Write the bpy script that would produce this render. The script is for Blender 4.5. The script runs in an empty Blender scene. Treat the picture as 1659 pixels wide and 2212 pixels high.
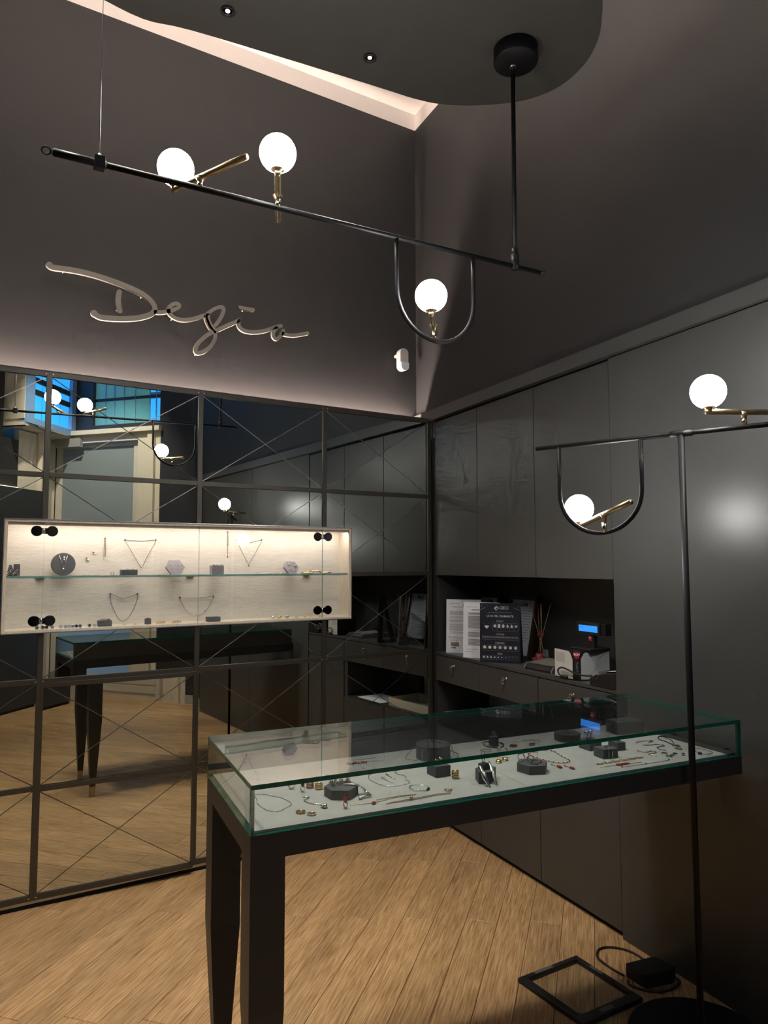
import bpy, bmesh, math, random
from mathutils import Matrix, Vector
random.seed(7)
sc = bpy.context.scene
COL = sc.collection
PI = math.pi

# ------------------------------------------------------------------ camera
IW, IH, FPX = 1659, 2212, 1518.5
cam_d = bpy.data.cameras.new('camera'); cam = bpy.data.objects.new('camera', cam_d); COL.objects.link(cam)
cam_d.sensor_fit = 'VERTICAL'; cam_d.sensor_height = 36.0; cam_d.lens = 36.0 * FPX / IH
cam_d.clip_start = 0.02; cam_d.clip_end = 60
YAW, PITCH, ROLL, CAMZ = 0.539, 0.0744, -0.0019, 1.6104
_f = Vector((math.sin(YAW)*math.cos(PITCH), math.cos(YAW)*math.cos(PITCH), math.sin(PITCH)))
_r = Vector((math.cos(YAW), -math.sin(YAW), 0)); _u = _r.cross(_f)
_r2 = _r*math.cos(ROLL) + _u*math.sin(ROLL); _u2 = -_r*math.sin(ROLL) + _u*math.cos(ROLL)
cam.matrix_world = Matrix(((_r2.x,_u2.x,-_f.x,0),(_r2.y,_u2.y,-_f.y,0),(_r2.z,_u2.z,-_f.z,CAMZ),(0,0,0,1)))
sc.camera = cam

# ------------------------------------------------------------------ world, exposure, light levels
world = bpy.data.worlds.new('world'); sc.world = world; world.use_nodes = True
world.node_tree.nodes['Background'].inputs[0].default_value = (0.10, 0.42, 1.0, 1)
world.node_tree.nodes['Background'].inputs[1].default_value = 0.22
sc.view_settings.view_transform = 'Standard'; sc.view_settings.look = 'None'
sc.view_settings.exposure = 0.0; sc.view_settings.gamma = 1.0; sc.view_settings.use_curve_mapping = False
sc.cycles.max_bounces = 6; sc.cycles.glossy_bounces = 4; sc.cycles.diffuse_bounces = 3
sc.cycles.transparent_max_bounces = 24; sc.cycles.transmission_bounces = 6
sc.cycles.sample_clamp_indirect = 6.0; sc.cycles.caustics_reflective = False; sc.cycles.caustics_refractive = False
sc.cycles.use_adaptive_sampling = True; sc.cycles.adaptive_threshold = 0.12; sc.cycles.adaptive_min_samples = 12; sc.cycles.use_denoising = True; sc.cycles.blur_glossy = 0.5
GLOBE_E = 70.0; MIRROR_LED = 430.0; CASE_LED = 50.0; COVE_LED = 15.5; SPOT_W = 40.0; SKY_E = 1.5

def lamp(name, kind, loc, energy, color, rot=None, **kw):
    d = bpy.data.lights.new(name, kind); d.energy = energy; d.color = color
    for k, v in kw.items(): setattr(d, k, v)
    o = bpy.data.objects.new(name, d); COL.objects.link(o); o.location = loc
    if rot: o.rotation_euler = rot
    return o

# ------------------------------------------------------------------ frames of reference
D = 3.790                    # plane of the mirror wall (y)
YB = 3.989                   # upper part of the same wall, set back
ANG = 0.0804                 # the cabinet wall is a little off square
XC = 2.631
UX, UY = -math.sin(ANG), -math.cos(ANG)      # along the cabinet wall, away from the mirror
NX, NY = -math.cos(ANG), math.sin(ANG)       # out of the cabinet wall, into the room
def RW(p):                   # (s along wall, t into room, z) -> world
    s, t, z = p
    return (XC + UX*s + NX*t, D + UY*s + NY*t, z)
TC = (1.515, 1.870); TA = -0.1065
def TB(p):                   # display table coordinates -> world
    u, v, z = p
    return (TC[0] + u*math.cos(TA) - v*math.sin(TA), TC[1] + u*math.sin(TA) + v*math.cos(TA), z)
def ID(p): return tuple(p)

# ------------------------------------------------------------------ materials
def nt(name):
    m = bpy.data.materials.new(name); m.use_nodes = True
    t = m.node_tree; return m, t, t.nodes, t.links, t.nodes['Principled BSDF']
def mat(name, col, rough=0.5, metal=0.0, noise=0.0, scale=40.0, bump=0.0, bscale=None, stretch=(1,1,1), coat=0.0, spec=0.5):
    m, t, N, Lk, b = nt(name)
    b.inputs['Base Color'].default_value = (*col, 1); b.inputs['Roughness'].default_value = rough
    b.inputs['Metallic'].default_value = metal; b.inputs['Coat Weight'].default_value = coat
    b.inputs['Specular IOR Level'].default_value = spec
    if noise or bump:
        tc = N.new('ShaderNodeTexCoord'); mp = N.new('ShaderNodeMapping'); mp.inputs['Scale'].default_value = stretch
        nz = N.new('ShaderNodeTexNoise'); nz.inputs['Scale'].default_value = scale; nz.inputs['Detail'].default_value = 5
        Lk.new(tc.outputs['Object'], mp.inputs[0]); Lk.new(mp.outputs[0], nz.inputs['Vector'])
        if noise:
            rp = N.new('ShaderNodeValToRGB')
            rp.color_ramp.elements[0].position = 0.3; rp.color_ramp.elements[1].position = 0.7
            rp.color_ramp.elements[0].color = (*[c*(1-noise) for c in col], 1)
            rp.color_ramp.elements[1].color = (*[min(1, c*(1+noise)) for c in col], 1)
            Lk.new(nz.outputs['Fac'], rp.inputs[0]); Lk.new(rp.outputs[0], b.inputs['Base Color'])
        if bump:
            bp = N.new('ShaderNodeBump'); bp.inputs['Strength'].default_value = bump; bp.inputs['Distance'].default_value = 0.004
            if bscale:
                n2 = N.new('ShaderNodeTexNoise'); n2.inputs['Scale'].default_value = bscale; n2.inputs['Detail'].default_value = 4
                Lk.new(mp.outputs[0], n2.inputs['Vector']); Lk.new(n2.outputs['Fac'], bp.inputs['Height'])
            else: Lk.new(nz.outputs['Fac'], bp.inputs['Height'])
            Lk.new(bp.outputs[0], b.inputs['Normal'])
    return m
def emis(name, col, s):
    m, t, N, Lk, b = nt(name)
    b.inputs['Base Color'].default_value = (*[c*0.8 for c in col], 1); b.inputs['Roughness'].default_value = 0.4
    b.inputs['Emission Color'].default_value = (*col, 1); b.inputs['Emission Strength'].default_value = s
    return m
def glassmat(name, tint, f0=0.04, rough=0.0):
    m, t, N, Lk, b = nt(name); N.remove(b)
    out = [n for n in N if n.type == 'OUTPUT_MATERIAL'][0]
    lw = N.new('ShaderNodeLayerWeight'); lw.inputs[0].default_value = 0.5
    pw = N.new('ShaderNodeMath'); pw.operation = 'POWER'; pw.inputs[1].default_value = 5.0
    ma = N.new('ShaderNodeMath'); ma.operation = 'MULTIPLY_ADD'; ma.inputs[1].default_value = 1-f0; ma.inputs[2].default_value = f0
    tr = N.new('ShaderNodeBsdfTransparent'); tr.inputs[0].default_value = (*tint, 1)
    gl = N.new('ShaderNodeBsdfGlossy'); gl.inputs['Roughness'].default_value = rough
    mx = N.new('ShaderNodeMixShader')
    Lk.new(lw.outputs['Facing'], pw.inputs[0]); Lk.new(pw.outputs[0], ma.inputs[0]); Lk.new(ma.outputs[0], mx.inputs[0])
    Lk.new(tr.outputs[0], mx.inputs[1]); Lk.new(gl.outputs[0], mx.inputs[2]); Lk.new(mx.outputs[0], out.inputs[0])
    return m
def woodfloor():
    m, t, N, Lk, b = nt('strand_wood')
    tc = N.new('ShaderNodeTexCoord'); oi = N.new('ShaderNodeObjectInfo')
    off = N.new('ShaderNodeVectorMath'); off.operation = 'ADD'
    mul = N.new('ShaderNodeVectorMath'); mul.operation = 'SCALE'; mul.inputs['Scale'].default_value = 37.0
    cb = N.new('ShaderNodeCombineXYZ'); Lk.new(oi.outputs['Random'], cb.inputs[0]); Lk.new(oi.outputs['Random'], cb.inputs[1])
    Lk.new(cb.outputs[0], mul.inputs[0]); Lk.new(tc.outputs['Object'], off.inputs[0]); Lk.new(mul.outputs[0], off.inputs[1])
    m1 = N.new('ShaderNodeMapping'); m1.inputs['Scale'].default_value = (7.0, 150, 1); Lk.new(off.outputs[0], m1.inputs[0])
    n1 = N.new('ShaderNodeTexNoise'); n1.inputs['Scale'].default_value = 1.0; n1.inputs['Detail'].default_value = 6; n1.inputs['Roughness'].default_value = 0.62; n1.inputs['Distortion'].default_value = 0.35
    Lk.new(m1.outputs[0], n1.inputs['Vector'])
    m2 = N.new('ShaderNodeMapping'); m2.inputs['Scale'].default_value = (1.6, 9, 1); Lk.new(off.outputs[0], m2.inputs[0])
    n2 = N.new('ShaderNodeTexNoise'); n2.inputs['Scale'].default_value = 1.0; n2.inputs['Detail'].default_value = 3; Lk.new(m2.outputs[0], n2.inputs['Vector'])
    r1 = N.new('ShaderNodeValToRGB'); e = r1.color_ramp.elements
    e[0].position = 0.36; e[0].color = (0.33, 0.185, 0.078, 1); e[1].position = 0.66; e[1].color = (0.66, 0.46, 0.25, 1)
    e2 = r1.color_ramp.elements.new(0.5); e2.color = (0.51, 0.32, 0.150, 1)
    Lk.new(n1.outputs['Fac'], r1.inputs[0])
    r2 = N.new('ShaderNodeValToRGB'); r2.color_ramp.elements[0].position = 0.3; r2.color_ramp.elements[1].position = 0.72
    r2.color_ramp.elements[0].color = (0.80, 0.77, 0.74, 1); r2.color_ramp.elements[1].color = (1.12, 1.1, 1.08, 1); Lk.new(n2.outputs['Fac'], r2.inputs[0])
    mx = N.new('ShaderNodeMix'); mx.data_type = 'RGBA'; mx.blend_type = 'MULTIPLY'; mx.inputs[0].default_value = 1.0
    Lk.new(r1.outputs[0], mx.inputs[6]); Lk.new(r2.outputs[0], mx.inputs[7])
    hv = N.new('ShaderNodeHueSaturation'); mr = N.new('ShaderNodeMapRange'); mr.inputs['To Min'].default_value = 0.9; mr.inputs['To Max'].default_value = 1.08
    Lk.new(oi.outputs['Random'], mr.inputs[0]); Lk.new(mr.outputs[0], hv.inputs['Value']); Lk.new(mx.outputs[2], hv.inputs['Color'])
    Lk.new(hv.outputs[0], b.inputs['Base Color'])
    bp = N.new('ShaderNodeBump'); bp.inputs['Strength'].default_value = 0.35; bp.inputs['Distance'].default_value = 0.002
    Lk.new(n1.outputs['Fac'], bp.inputs['Height']); Lk.new(bp.outputs[0], b.inputs['Normal'])
    b.inputs['Roughness'].default_value = 0.42
    return m
M = {}
M['wall'] = mat('charcoal_paint', (0.0195, 0.0197, 0.0210), 0.62, noise=0.05, scale=9)
M['ceil_dark'] = mat('charcoal_ceiling_paint', (0.060, 0.056, 0.050), 0.6, noise=0.04, scale=9)
M['white'] = mat('white_plaster', (0.78, 0.72, 0.68), 0.7, noise=0.02, scale=14)
M['lam'] = mat('graphite_laminate', (0.064, 0.0645, 0.0635), 0.36, noise=0.03, scale=200)
M['lamdark'] = mat('dark_carcass_board', (0.030, 0.030, 0.032), 0.55, noise=0.03, scale=60)
M['gap'] = mat('shadow_gap_black', (0.006, 0.006, 0.006), 0.8, noise=0.05, scale=20)
M['mirror'] = mat('smoked_mirror', (0.66, 0.69, 0.655), 0.0, 1.0)
M['groove'] = mat('mirror_bevel_metal', (0.55, 0.53, 0.49), 0.42, 0.9, noise=0.05, scale=30)
M['bronze'] = mat('bronze_frame_metal', (0.088, 0.080, 0.067), 0.42, 0.75, noise=0.04, scale=120)
M['floor'] = woodfloor()
M['subfloor'] = mat('dark_joint', (0.10, 0.05, 0.02), 0.8, noise=0.1, scale=30)
M['tbl'] = mat('graphite_table_lacquer', (0.029, 0.031, 0.038), 0.45, noise=0.03, scale=120)  # front's shade and blue daylight tint are put into this base colour
M['navy'] = mat('dark_navy_lacquer', (0.030, 0.031, 0.036), 0.45, noise=0.04, scale=90)
M['black'] = mat('satin_black_metal', (0.006, 0.006, 0.007), 0.48, 0.0, noise=0.03, scale=90, spec=0.25)
M['plastic'] = mat('black_plastic', (0.014, 0.014, 0.015), 0.38, noise=0.05, scale=150)
M['brass'] = mat('brushed_brass', (0.46, 0.365, 0.225), 0.36, 1.0, noise=0.05, scale=160)
M['brasslight'] = mat('polished_pale_brass', (0.62, 0.55, 0.42), 0.18, 1.0, noise=0.02, scale=90)
M['globe'] = emis('opal_globe', (1.0, 0.985, 0.945), GLOBE_E)
M['ledwarm'] = emis('warm_led', (1.0, 0.78, 0.66), MIRROR_LED)
M['ledrear'] = emis('rear_led', (1.0, 0.78, 0.60), 3.0)
M['ledcase'] = emis('case_led', (1.0, 0.88, 0.79), CASE_LED)
M['ledcove'] = emis('cove_led', (1.0, 0.89, 0.79), COVE_LED)
M['spot'] = emis('downlight_diode', (1.0, 0.95, 0.88), 14.0)
M['glass'] = glassmat('clear_glass', (0.95, 0.975, 0.965), 0.20)
M['sideglass'] = glassmat('clear_side_glass', (0.95, 0.975, 0.965), 0.04)
M['caseglass'] = glassmat('clear_door_glass', (0.975, 0.985, 0.98), 0.03)
M['glassedge'] = mat('green_glass_edge', (0.006, 0.15, 0.105), 0.18, noise=0.12, scale=40, stretch=(6, 6, 1))
M['shelfedge'] = mat('aqua_glass_edge', (0.20, 0.46, 0.43), 0.25, noise=0.1, scale=60)
M['bed'] = mat('pale_grey_suede', (0.48, 0.48, 0.465), 0.85, noise=0.07, scale=16, bump=0.15, bscale=300)
M['blk'] = mat('grey_display_board', (0.105, 0.108, 0.116), 0.7, noise=0.06, scale=140)
M['blklight'] = mat('lilac_grey_display_board', (0.30, 0.28, 0.31), 0.7, noise=0.05, scale=140)
M['paperwall'] = mat('cream_strie_wallpaper', (0.72, 0.675, 0.61), 0.75, noise=0.07, scale=26, bump=0.4, bscale=80, stretch=(0.5, 1, 5))
M['ash'] = mat('bleached_ash_wood', (0.70, 0.62, 0.51), 0.55, noise=0.14, scale=22, stretch=(9, 9, 1.2))
M['gold'] = mat('gold', (0.80, 0.57, 0.24), 0.2, 1.0, noise=0.05, scale=300)
M['rose'] = mat('rose_gold', (0.76, 0.47, 0.34), 0.22, 1.0, noise=0.05, scale=300)
M['silver'] = mat('silver', (0.80, 0.79, 0.77), 0.16, 1.0, noise=0.04, scale=300)
M['oxid'] = mat('oxidised_silver', (0.22, 0.21, 0.20), 0.35, 1.0, noise=0.2, scale=400)
M['ruby'] = mat('red_enamel', (0.42, 0.012, 0.03), 0.15, coat=0.6, noise=0.1, scale=300)
M['onyx'] = mat('black_stone', (0.015, 0.015, 0.018), 0.12, coat=0.5, noise=0.05, scale=300)
M['sapph'] = mat('blue_stone', (0.01, 0.02, 0.12), 0.12, coat=0.5, noise=0.05, scale=300)
M['pearl'] = mat('pearl', (0.78, 0.74, 0.70), 0.22, coat=0.4, noise=0.03, scale=200)
M['cordblk'] = mat('black_cord', (0.012, 0.011, 0.011), 0.6, noise=0.1, scale=300)
M['paper'] = mat('white_paper', (0.80, 0.84, 0.93), 0.7, noise=0.015, scale=40)  # white paper with the blue of the daylight put into its colour
M['ink'] = mat('grey_ink', (0.13, 0.14, 0.18), 0.8, noise=0.2, scale=400)
M['card'] = mat('navy_card', (0.012, 0.016, 0.028), 0.4, noise=0.05, scale=100)
M['cardink'] = mat('pale_print', (0.62, 0.60, 0.60), 0.7, noise=0.05, scale=300)
M['cardgold'] = mat('yellow_print', (0.50, 0.40, 0.20), 0.7, noise=0.05, scale=300)
M['framewood'] = mat('dark_brown_frame_wood', (0.035, 0.018, 0.010), 0.4, noise=0.2, scale=30, stretch=(1, 1, 8))
M['mdf'] = mat('brown_hardboard', (0.19, 0.10, 0.045), 0.7, noise=0.08, scale=120)
M['stick'] = mat('rattan_stick', (0.62, 0.38, 0.20), 0.7, noise=0.15, scale=90)
M['red'] = mat('red_label', (0.36, 0.012, 0.03), 0.5, noise=0.04, scale=100)
M['regwhite'] = mat('white_casing', (0.62, 0.62, 0.60), 0.45, noise=0.02, scale=60)
M['reggrey'] = mat('light_grey_casing', (0.46, 0.49, 0.49), 0.45, noise=0.02, scale=60)
M['lcd'] = emis('blue_lcd', (0.03, 0.27, 1.0), 0.95)
M['lcdink'] = mat('lcd_ink', (0.0, 0.05, 0.35), 0.5, noise=0.02, scale=60)
M['keypad'] = mat('sand_keys', (0.22, 0.20, 0.18), 0.6, noise=0.12, scale=60)
M['creamwood'] = mat('cream_lacquered_wood', (0.70, 0.645, 0.53), 0.5, noise=0.03, scale=20, stretch=(1, 1, 0.3))
M['creamdoor'] = mat('cream_lacquered_door', (0.64, 0.61, 0.54), 0.5, noise=0.03, scale=20)
M['greybox'] = mat('grey_metal_case', (0.34, 0.35, 0.35), 0.4, noise=0.03, scale=40)
M['signmetal'] = mat('taupe_sign_metal', (0.27, 0.25, 0.22), 0.5, 0.1, noise=0.05, scale=160)
M['pir'] = mat('white_plastic', (0.50, 0.48, 0.47), 0.4, noise=0.02, scale=60)
M['chrome'] = mat('chrome', (0.75, 0.75, 0.76), 0.08, 1.0, noise=0.01, scale=60)
M['hingeblk'] = mat('dark_chrome', (0.05, 0.05, 0.055), 0.08, 1.0, noise=0.02, scale=60)
M['liquid'] = mat('amber_oil', (0.30, 0.15, 0.05), 0.15, noise=0.05, scale=20)
M['skyglass'] = emis('daylight_pane', (0.035, 0.36, 0.92), SKY_E)
M['tealglass'] = emis('shaded_daylight_pane', (0.14, 0.42, 0.46), 0.34)
M['bluetrim'] = mat('pale_blue_window_frame', (0.22, 0.38, 0.66), 0.45, noise=0.03, scale=30)
M['steel'] = mat('brushed_steel', (0.50, 0.50, 0.49), 0.3, 1.0, noise=0.04, scale=120)
M['tape'] = mat('grey_tape', (0.13, 0.13, 0.135), 0.35, noise=0.05, scale=80)
M['baseboard'] = mat('pale_grey_skirting', (0.40, 0.38, 0.36), 0.5, noise=0.03, scale=30)
def frosted():
    m, t, N, Lk, b = nt('frosted_door_glass'); N.remove(b)
    out = [n for n in N if n.type == 'OUTPUT_MATERIAL'][0]
    tr = N.new('ShaderNodeBsdfTranslucent'); tr.inputs[0].default_value = (0.62, 0.70, 0.72, 1)
    df = N.new('ShaderNodeBsdfDiffuse'); df.inputs[0].default_value = (0.42, 0.49, 0.50, 1)
    gl = N.new('ShaderNodeBsdfGlossy'); gl.inputs['Roughness'].default_value = 0.28
    nz = N.new('ShaderNodeTexNoise'); nz.inputs['Scale'].default_value = 3.0
    mr = N.new('ShaderNodeMapRange'); mr.inputs['To Min'].default_value = 0.34; mr.inputs['To Max'].default_value = 0.42; Lk.new(nz.outputs['Fac'], mr.inputs[0])
    a = N.new('ShaderNodeMixShader'); Lk.new(mr.outputs[0], a.inputs[0]); Lk.new(df.outputs[0], a.inputs[1]); Lk.new(tr.outputs[0], a.inputs[2])
    c = N.new('ShaderNodeMixShader'); c.inputs[0].default_value = 0.06; Lk.new(a.outputs[0], c.inputs[1]); Lk.new(gl.outputs[0], c.inputs[2])
    Lk.new(c.outputs[0], out.inputs[0]); return m
M['frost'] = frosted()

# ------------------------------------------------------------------ mesh helpers
class MB:
    def __init__(self, xf=ID): self.v = []; self.f = []; self.m = []; self.sm = []; self.xf = xf; self.cur = 0
    def add(self, vs, fs, smooth=False, raw=False):
        o = len(self.v); self.v += [tuple(p) if raw else self.xf(p) for p in vs]
        for f in fs: self.f.append(tuple(i+o for i in f)); self.m.append(self.cur); self.sm.append(smooth)
        return self
    def box(self, a, b, edge=None):
        x0, y0, z0 = (min(a[i], b[i]) for i in range(3)); x1, y1, z1 = (max(a[i], b[i]) for i in range(3))
        vs = [(x0,y0,z0),(x1,y0,z0),(x1,y1,z0),(x0,y1,z0),(x0,y0,z1),(x1,y0,z1),(x1,y1,z1),(x0,y1,z1)]
        fs = [(0,3,2,1),(4,5,6,7),(0,1,5,4),(1,2,6,5),(2,3,7,6),(3,0,4,7)]
        ax = [2,2,1,0,1,0]
        o = len(self.v); self.v += [self.xf(p) for p in vs]
        for f, k in zip(fs, ax):
            self.f.append(tuple(i+o for i in f)); self.m.append(self.cur if edge is None or k == edge else 1); self.sm.append(False)
        return self
    def prism(self, poly, h0, h1, plane='xy'):
        n = len(poly)
        P3 = {'xy': lambda p, h: (p[0], p[1], h), 'xz': lambda p, h: (p[0], h, p[1]), 'yz': lambda p, h: (h, p[0], p[1])}[plane]
        vs = [P3(p, h0) for p in poly] + [P3(p, h1) for p in poly]
        fs = [tuple(range(n))[::-1], tuple(range(n, 2*n))] + [(i, (i+1) % n, n+(i+1) % n, n+i) for i in range(n)]
        return self.add(vs, fs)
    def tube(self, pts, r, n=8, closed=False, caps=True):
        P = [Vector(self.xf(p)) for p in pts]; k = len(P)
        rs = r if isinstance(r, (list, tuple)) else [r]*k
        tang = []
        for i in range(k):
            a = P[(i-1) % k] if (closed or i > 0) else P[0]; b = P[(i+1) % k] if (closed or i < k-1) else P[-1]
            d = b-a; tang.append(d.normalized() if d.length > 1e-9 else Vector((0,0,1)))
        up = Vector((0,0,1)) if abs(tang[0].z) < 0.9 else Vector((1,0,0))
        nrm = (up - tang[0]*up.dot(tang[0])).normalized(); vs = []
        for i in range(k):
            nrm = nrm - tang[i]*nrm.dot(tang[i])
            nrm = nrm.normalized() if nrm.length > 1e-6 else tang[i].orthogonal().normalized()
            bn = tang[i].cross(nrm)
            for j in range(n):
                a = 2*PI*j/n; vs.append(tuple(P[i] + (nrm*math.cos(a) + bn*math.sin(a))*rs[i]))
        fs = []
        for i in range(k if closed else k-1):
            i2 = (i+1) % k
            for j in range(n): fs.append((i*n+j, i*n+(j+1) % n, i2*n+(j+1) % n, i2*n+j))
        if not closed and caps: fs += [tuple(range(n))[::-1], tuple(range((k-1)*n, k*n))]
        return self.add(vs, fs, True, True)
    def lathe(self, c, prof, n=20, axis='z'):
        vs = []; fs = []
        for r, h in prof:
            for j in range(n):
                a = 2*PI*j/n; x, y = max(r, 1e-5)*math.cos(a), max(r, 1e-5)*math.sin(a)
                vs.append((c[0]+x, c[1]+y, c[2]+h) if axis == 'z' else ((c[0]+x, c[1]+h, c[2]+y) if axis == 'y' else (c[0]+h, c[1]+x, c[2]+y)))
        k = len(prof)
        for i in range(k-1):
            for j in range(n): fs.append((i*n+j, i*n+(j+1) % n, (i+1)*n+(j+1) % n, (i+1)*n+j))
        o = len(self.v); self.add(vs, fs, True)
        for f in (tuple(range(n))[::-1], tuple(range((k-1)*n, k*n))):
            self.f.append(tuple(i+o for i in f)); self.m.append(self.cur); self.sm.append(False)
        return self
    def ball(self, c, r, n=14, sq=(1,1,1)):
        c = self.xf(c); vs = []; fs = []; m = max(6, n//2+2)
        for i in range(m+1):
            th = PI*i/m
            for j in range(n):
                a = 2*PI*j/n
                vs.append((c[0]+r*sq[0]*max(math.sin(th),1e-4)*math.cos(a), c[1]+r*sq[1]*max(math.sin(th),1e-4)*math.sin(a), c[2]+r*sq[2]*math.cos(th)))
        for i in range(m):
            for j in range(n): fs.append((i*n+j, (i+1)*n+j, (i+1)*n+(j+1) % n, i*n+(j+1) % n))
        return self.add(vs, fs, True, True)
    def ringt(self, c, R, r, ax=(0,0,1), n=24, k=7, sq=1.0):
        # a torus round direction ax (given in world directions), centre c in the local frame
        a = Vector(ax).normalized(); e1 = a.orthogonal().normalized(); e2 = a.cross(e1); c = Vector(self.xf(c)); vs = []; fs = []
        for i in range(n):
            t = 2*PI*i/n; d = e1*math.cos(t) + e2*math.sin(t)
            for j in range(k):
                q = 2*PI*j/k; vs.append(tuple(c + d*(R + r*math.cos(q)) + a*(r*sq*math.sin(q))))
        for i in range(n):
            for j in range(k): fs.append((i*k+j, ((i+1) % n)*k+j, ((i+1) % n)*k+(j+1) % k, i*k+(j+1) % k))
        return self.add(vs, fs, True, True)
    def build(self, name, material, parent=None, second=None, bevel=0.0):
        me = bpy.data.meshes.new(name); org = Vector((0,0,0))
        if parent is None and self.v:
            n = len(self.v); org = Vector((sum(p[0] for p in self.v)/n, sum(p[1] for p in self.v)/n, min(p[2] for p in self.v)))
            vs = [(p[0]-org.x, p[1]-org.y, p[2]-org.z) for p in self.v]
        elif parent is not None:
            org = ORG.get(parent.name, Vector((0,0,0))); vs = [(p[0]-org.x, p[1]-org.y, p[2]-org.z) for p in self.v]
        else: vs = self.v
        me.from_pydata(vs, [], self.f)
        me.materials.append(M[material] if isinstance(material, str) else material)
        if second: me.materials.append(M[second])
        for p, i, s in zip(me.polygons, self.m, self.sm): p.material_index = i if second else 0; p.use_smooth = s
        bm = bmesh.new(); bm.from_mesh(me); bmesh.ops.recalc_face_normals(bm, faces=bm.faces)
        if bevel: bmesh.ops.bevel(bm, geom=[e for e in bm.edges if len(e.link_faces) == 2 and e.calc_face_angle(0) > 0.6], offset=bevel, segments=2, affect='EDGES', profile=0.6)
        bm.to_mesh(me); bm.free()
        o = bpy.data.objects.new(name, me); COL.objects.link(o)
        if parent is None: o.location = org; ORG[o.name] = org
        else: o.parent = parent; ORG[o.name] = org
        return o
ORG = {}
def thing(name, label, cat, loc, group=None):
    o = bpy.data.objects.new(name, None); COL.objects.link(o); o.location = loc; o.empty_display_size = 0.05
    ORG[o.name] = Vector(loc); o['label'] = label; o['category'] = cat
    if group: o['group'] = group
    return o
def tag(o, label, cat, group=None):
    o['label'] = label; o['category'] = cat
    if group: o['group'] = group
    return o
def struct(o, label=None):
    o['kind'] = 'structure'
    if label: o['label'] = label
    return o
def spline(pts, per=6, closed=False):
    P = [Vector(p) for p in pts]; n = len(P); out = []
    for i in range(n if closed else n-1):
        if closed: a, b, c, d = P[(i-1) % n], P[i], P[(i+1) % n], P[(i+2) % n]
        else: a, b, c, d = P[max(i-1,0)], P[i], P[i+1], P[min(i+2,n-1)]
        for k in range(per):
            t = k/per
            out.append(tuple(0.5*((2*b) + (c-a)*t + (2*a-5*b+4*c-d)*t*t + (3*b-a-3*c+d)*t*t*t)))
    if not closed: out.append(tuple(P[-1]))
    return out
def text(name, s, size, origin, xdir, ydir, parent, material, align='CENTER', bold=0.0, lift=0.0004):
    cu = bpy.data.curves.new(name, 'FONT'); cu.body = s; cu.size = size; cu.align_x = align; cu.align_y = 'CENTER'; cu.offset = bold; cu.extrude = 0.0001
    x = Vector(xdir).normalized(); y = Vector(ydir).normalized(); z = x.cross(y); cu.materials.append(M[material])
    tmp = bpy.data.objects.new(name, cu); dg = bpy.context.evaluated_depsgraph_get
    COL.objects.link(tmp); me = bpy.data.meshes.new_from_object(tmp.evaluated_get(dg())); bpy.data.objects.remove(tmp)
    org = ORG[parent.name]; p = Vector(origin) + z*lift - org
    Mx = Matrix(((x.x,y.x,z.x,p.x),(x.y,y.y,z.y,p.y),(x.z,y.z,z.z,p.z),(0,0,0,1))); me.transform(Mx)
    me.materials.clear(); me.materials.append(M[material])
    o = bpy.data.objects.new(name, me); COL.objects.link(o); o.parent = parent; ORG[o.name] = org
    return o
def clip(poly, fn):          # keep the side where fn >= 0
    out = []
    for i in range(len(poly)):
        a, b = poly[i], poly[(i+1) % len(poly)]; fa, fb = fn(a), fn(b)
        if fa >= 0: out.append(a)
        if (fa >= 0) != (fb >= 0):
            t = fa/(fa-fb); out.append((a[0]+(b[0]-a[0])*t, a[1]+(b[1]-a[1])*t))
    return out

# ================================================================== SETTING
# ---- floor of diagonal planks
fl = struct(MB().box((-2.6, -2.6, -0.06), (3.3, 4.1, -0.004)).build('floor', 'subfloor'), 'warm strand wood floor laid diagonally')
PD = math.radians(42.5); pdx, pdy = math.cos(PD), math.sin(PD); pnx, pny = -pdy, pdx
def inroom(x, y): return -2.75 < x < 3.0 and -2.5 < y < 4.0 and (0.724*x + 0.69*y) > -0.85 and (0.74*(x-1.142) - 0.672*(y+1.848)) < 0.45
PW = 0.14; plank_mesh = {}
def plank(len_):
    key = round(len_, 3)
    if key not in plank_mesh:
        b = 0.0012; w = PW - 0.0016
        vs = [(0,0,-0.012),(len_-.0016,0,-0.012),(len_-.0016,w,-0.012),(0,w,-0.012),(0,0,-b),(len_-.0016,0,-b),(len_-.0016,w,-b),(0,w,-b),
              (b,b,0),(len_-.0016-b,b,0),(len_-.0016-b,w-b,0),(b,w-b,0)]
        fs = [(8,9,10,11),(4,5,9,8),(5,6,10,9),(6,7,11,10),(7,4,8,11),(0,1,5,4),(1,2,6,5),(2,3,7,6),(3,0,4,7)]
        me = bpy.data.meshes.new('plank'); me.from_pydata(vs, [], fs); me.materials.append(M['floor']); plank_mesh[key] = me
    return plank_mesh[key]
for k in range(-17, 34):
    c0 = 0.037 + k*PW; a = -3.2 + (k*0.617) % 1.3 - 1.3
    while a < 5.2:
        ln = 1.45
        c = [(pdx*aa + pnx*cc, pdy*aa + pny*cc) for aa in (a, a+ln/2, a+ln) for cc in (c0, c0+PW)]
        if any(inroom(*q) for q in c):
            o = bpy.data.objects.new('plank', plank(ln)); COL.objects.link(o); o.parent = fl
            fo = ORG[fl.name]; o.location = (pdx*a + pnx*c0 - fo.x, pdy*a + pny*c0 - fo.y, -fo.z); o.rotation_euler = (0,0,PD)
        a += ln

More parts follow.
